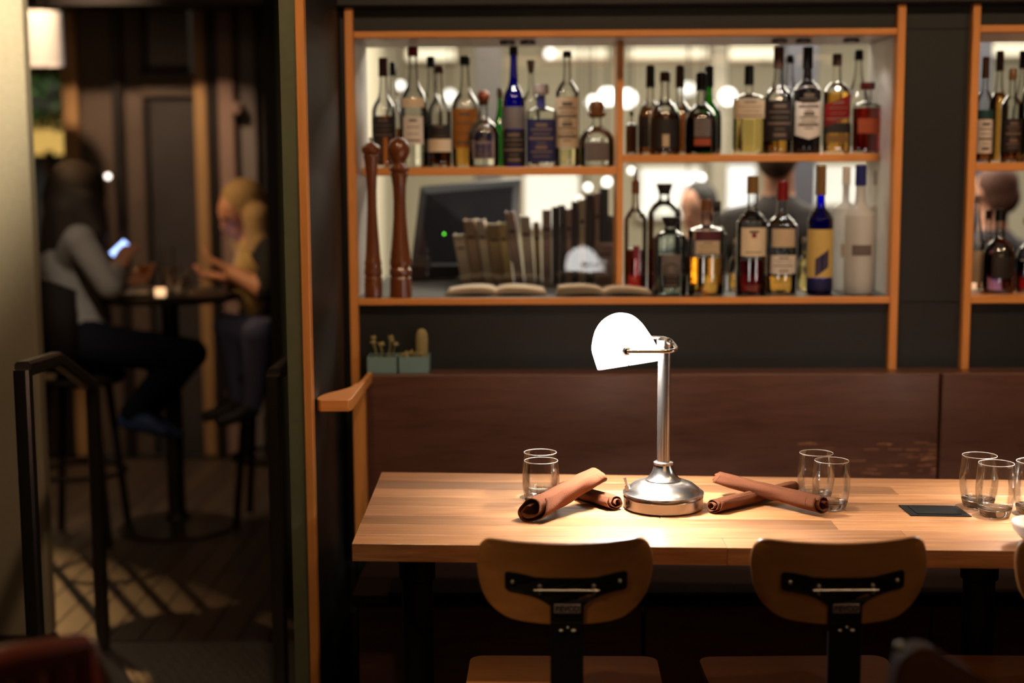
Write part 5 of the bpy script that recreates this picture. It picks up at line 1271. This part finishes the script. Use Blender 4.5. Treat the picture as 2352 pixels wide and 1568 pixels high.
# people in the bar
def standing(label, px, py_head, D, face_dir, hairm, shirt, shirt2=None, sc=1.0):
    hd = at(px, py_head, D); X = hd.x; zt = hd.z; f0 = zt + .12; s = sc
    V = lambda dx, dy, z_: Vector((X + dx * s, D + dy * s, z_))
    fd = Vector(face_dir).normalized(); sd = Vector((fd.y, -fd.x, 0)).normalized()
    sh = zt - .24 * s
    S = lambda k, z_, f=0: Vector((X, D, z_)) + sd * k * s + Vector((fd.x, fd.y, 0)) * f * s
    b = [(S(0, zt - .02), S(0, sh + .03), .055, .06, 1), (S(0, sh - .02), S(0, sh - .30), .12, .12, 0), (S(-.10, sh - .06), S(.10, sh - .06), .10, .10, 0), (S(0, sh - .30), S(0, sh - .55), .12, .14, 0)]
    for k in (-1, 1):
        b += [(S(0, sh), S(.175 * k, sh - .03), .075, .07, 0), (S(.18 * k, sh - .03), S(.23 * k, sh - .30, -.02), .062, .05, 0), (S(.23 * k, sh - .30, -.02), S(.19 * k, sh - .50, .12), .048, .034, 0)]
        hand(b, S(.19 * k, sh - .50, .12), Vector((fd.x * .8, fd.y * .8, -.5)), Vector((-sd.x * k, -sd.y * k, -.2)), 1, k)
        b += [(S(.09 * k, sh - .55), S(.10 * k, (sh - .55) * .52, .02), .10, .065, 2), (S(.10 * k, (sh - .55) * .52, .02), S(.10 * k, .09), .062, .042, 2), (S(.10 * k, .05), S(.10 * k, .04, .14), .042, .035, 2)]
    bl = []; c, f, u, s_ = head(bl, hd, face_dir, 1)
    r = person(label, b, bl, [shirt, M_SKIN, mat('dark_trousers', (.01, .01, .012, 1), .8)], (X, D, 0), 0.014, 4, 'people in the bar behind the glass')
    face(r, c, f, u, s_)
    hair(r, 'hair', [(hd + u * .03 - f * .018, .098, (.84, .98, .95)), (hd - f * .05 - u * .02, .075, (.95, .8, 1.0))], hairm)
    return r
standing('bartender with short hair in a dark shirt standing behind the glass', 1790, 352, 5.3, (0.35, .9, 0), hmat('brown_hair', (.05, .022, .012)), mat('dark_shirt', (.028, .02, .018, 1), .85))
standing('guest with dark hair in the bar, left of the bartender', 1603, 478, 6.4, (-0.6, -.75, -.1), hmat('black_hair', (.012, .008, .007)), mat('black_shirt', (.01, .009, .01, 1), .8), sc=.92)
standing('person with reddish brown hair behind the right niche', 2285, 440, 5.9, (-0.4, .9, 0), hmat('auburn_hair', (.10, .035, .02)), mat('dusky_shirt', (.03, .022, .028, 1), .8))

# ------------------------------------------------------------------ chairs close to the camera
M_RED = mat('red_lacquer', (0.085, 0.018, 0.009, 1), 0.22, coat=0.8, scale=8)
ND = 1.75
rc = tag(empty('lacquered_chair', at(60, 1560, ND)), 'glossy dark red wooden chair back in the bottom left corner', 'chair'); rc.location.z = 0
def loc(p): return Vector(p) - Vector(rc.location)
a, b = at(-160, 1572, ND - .12), at(185, 1492, ND + .10)
part(MB().tube([a, a.lerp(b, .5) + Vector((0, 0, .004)), b], [.022, .024, .022], 16, True, 3), 'top_rail', M_RED, rc)
dn = Vector((.07, .0, -.60))
part(MB().tube([b + Vector((.004, 0, .012)), b + Vector((.016, 0, -.05)), b + dn * .5, Vector((b.x + .05, b.y, 0))], [.016, .021, .022, .018], 14, True, 3), 'post', M_RED, rc)
part(MB().tube([a + Vector((0, 0, .012)), a + Vector((0, 0, -.05)), Vector((a.x - .02, a.y, 0))], [.016, .022, .018], 14, True, 3), 'post', M_RED, rc)
for k, t in enumerate((.2, .42, .64, .85)):
    q = a.lerp(b, t); part(MB().tube([q, q + Vector((.008, 0.01, -.22)), q + Vector((.02, 0, -.46))], [.019, .021, .019], 12, True, 4), 'slat', M_RED, rc)
sq_ = (a + b) / 2
part(MB().box(-.21, .21, -.20, .20, .42, .455, .012, Matrix.Translation((sq_.x, sq_.y - .16, 0)) @ Matrix.Rotation(R(28), 4, 'Z'), 3), 'seat', M_RED, rc)
for dx, dy in ((.10, -.36), (-.22, -.30)):
    part(MB().tube([(sq_.x + dx, sq_.y + dy, 0), (sq_.x + dx, sq_.y + dy, .43)], .018, 10), 'leg', M_RED, rc)

M_LEA = mat('brown_leather', (0.075, 0.030, 0.013, 1), 0.7, bump=0.3, scale=160, spec=0.15)
LDp = 1.9
lc = tag(empty('leather_chair', at(2160, 1560, LDp)), 'dark brown leather chair back in the bottom right corner', 'chair'); lc.location.z = 0
o_ = Vector(lc.location)
tp_ = at(2105, 1484, LDp); rt = at(2290, 1578, LDp)
prof = spline([Vector((at(2040, 1600, LDp).x, at(2040, 1600, LDp).z, 0)), Vector((at(2060, 1515, LDp).x, at(2060, 1515, LDp).z, 0)), Vector((at(2090, 1487, LDp).x, at(2090, 1487, LDp).z, 0)), Vector((at(2130, 1484, LDp).x, at(2130, 1484, LDp).z, 0)), Vector((at(2180, 1514, LDp).x, at(2180, 1514, LDp).z, 0)), Vector((at(2240, 1550, LDp).x, at(2240, 1550, LDp).z, 0)), Vector((at(2320, 1610, LDp).x, at(2320, 1610, LDp).z, 0))], 5)
poly = [(p.x, p.y) for p in prof] + [(prof[-1].x, .45), (prof[0].x, .45)]
mb = MB().prism([(x, z_) for x, z_ in poly], -.03, .03, Matrix.Translation((0, LDp, 0)) @ Matrix.Rotation(math.pi / 2, 4, 'X'))
o = part(mb, 'backrest', M_LEA, lc); bv = o.modifiers.new('bevel', 'BEVEL'); bv.width = .018; bv.segments = 4
part(MB().tube([p3 for p3 in [Vector((p.x, LDp - .026, p.y + .002)) for p in prof]], .004, 8), 'piping', M_LEA, lc)
q = at(2067, 1486, LDp - .02)
part(MB().ball(q, .008, 14, 10, (1, 1, 1.1)), 'highlight_ball', M_SCREW, lc)  # shiny ball added to give the corner its highlight
cxl = (prof[0].x + prof[-1].x) / 2
part(MB().box(cxl - .2, cxl + .2, LDp - .45, LDp + .02, .40, .47, .03, None, 3), 'seat', M_LEA, lc)
for dx in (-.17, .17):
    for dy in (-.40, -.02):
        part(MB().tube([(cxl + dx, LDp + dy, 0), (cxl + dx, LDp + dy, .41)], .018, 10), 'leg', M_BLACK, lc)
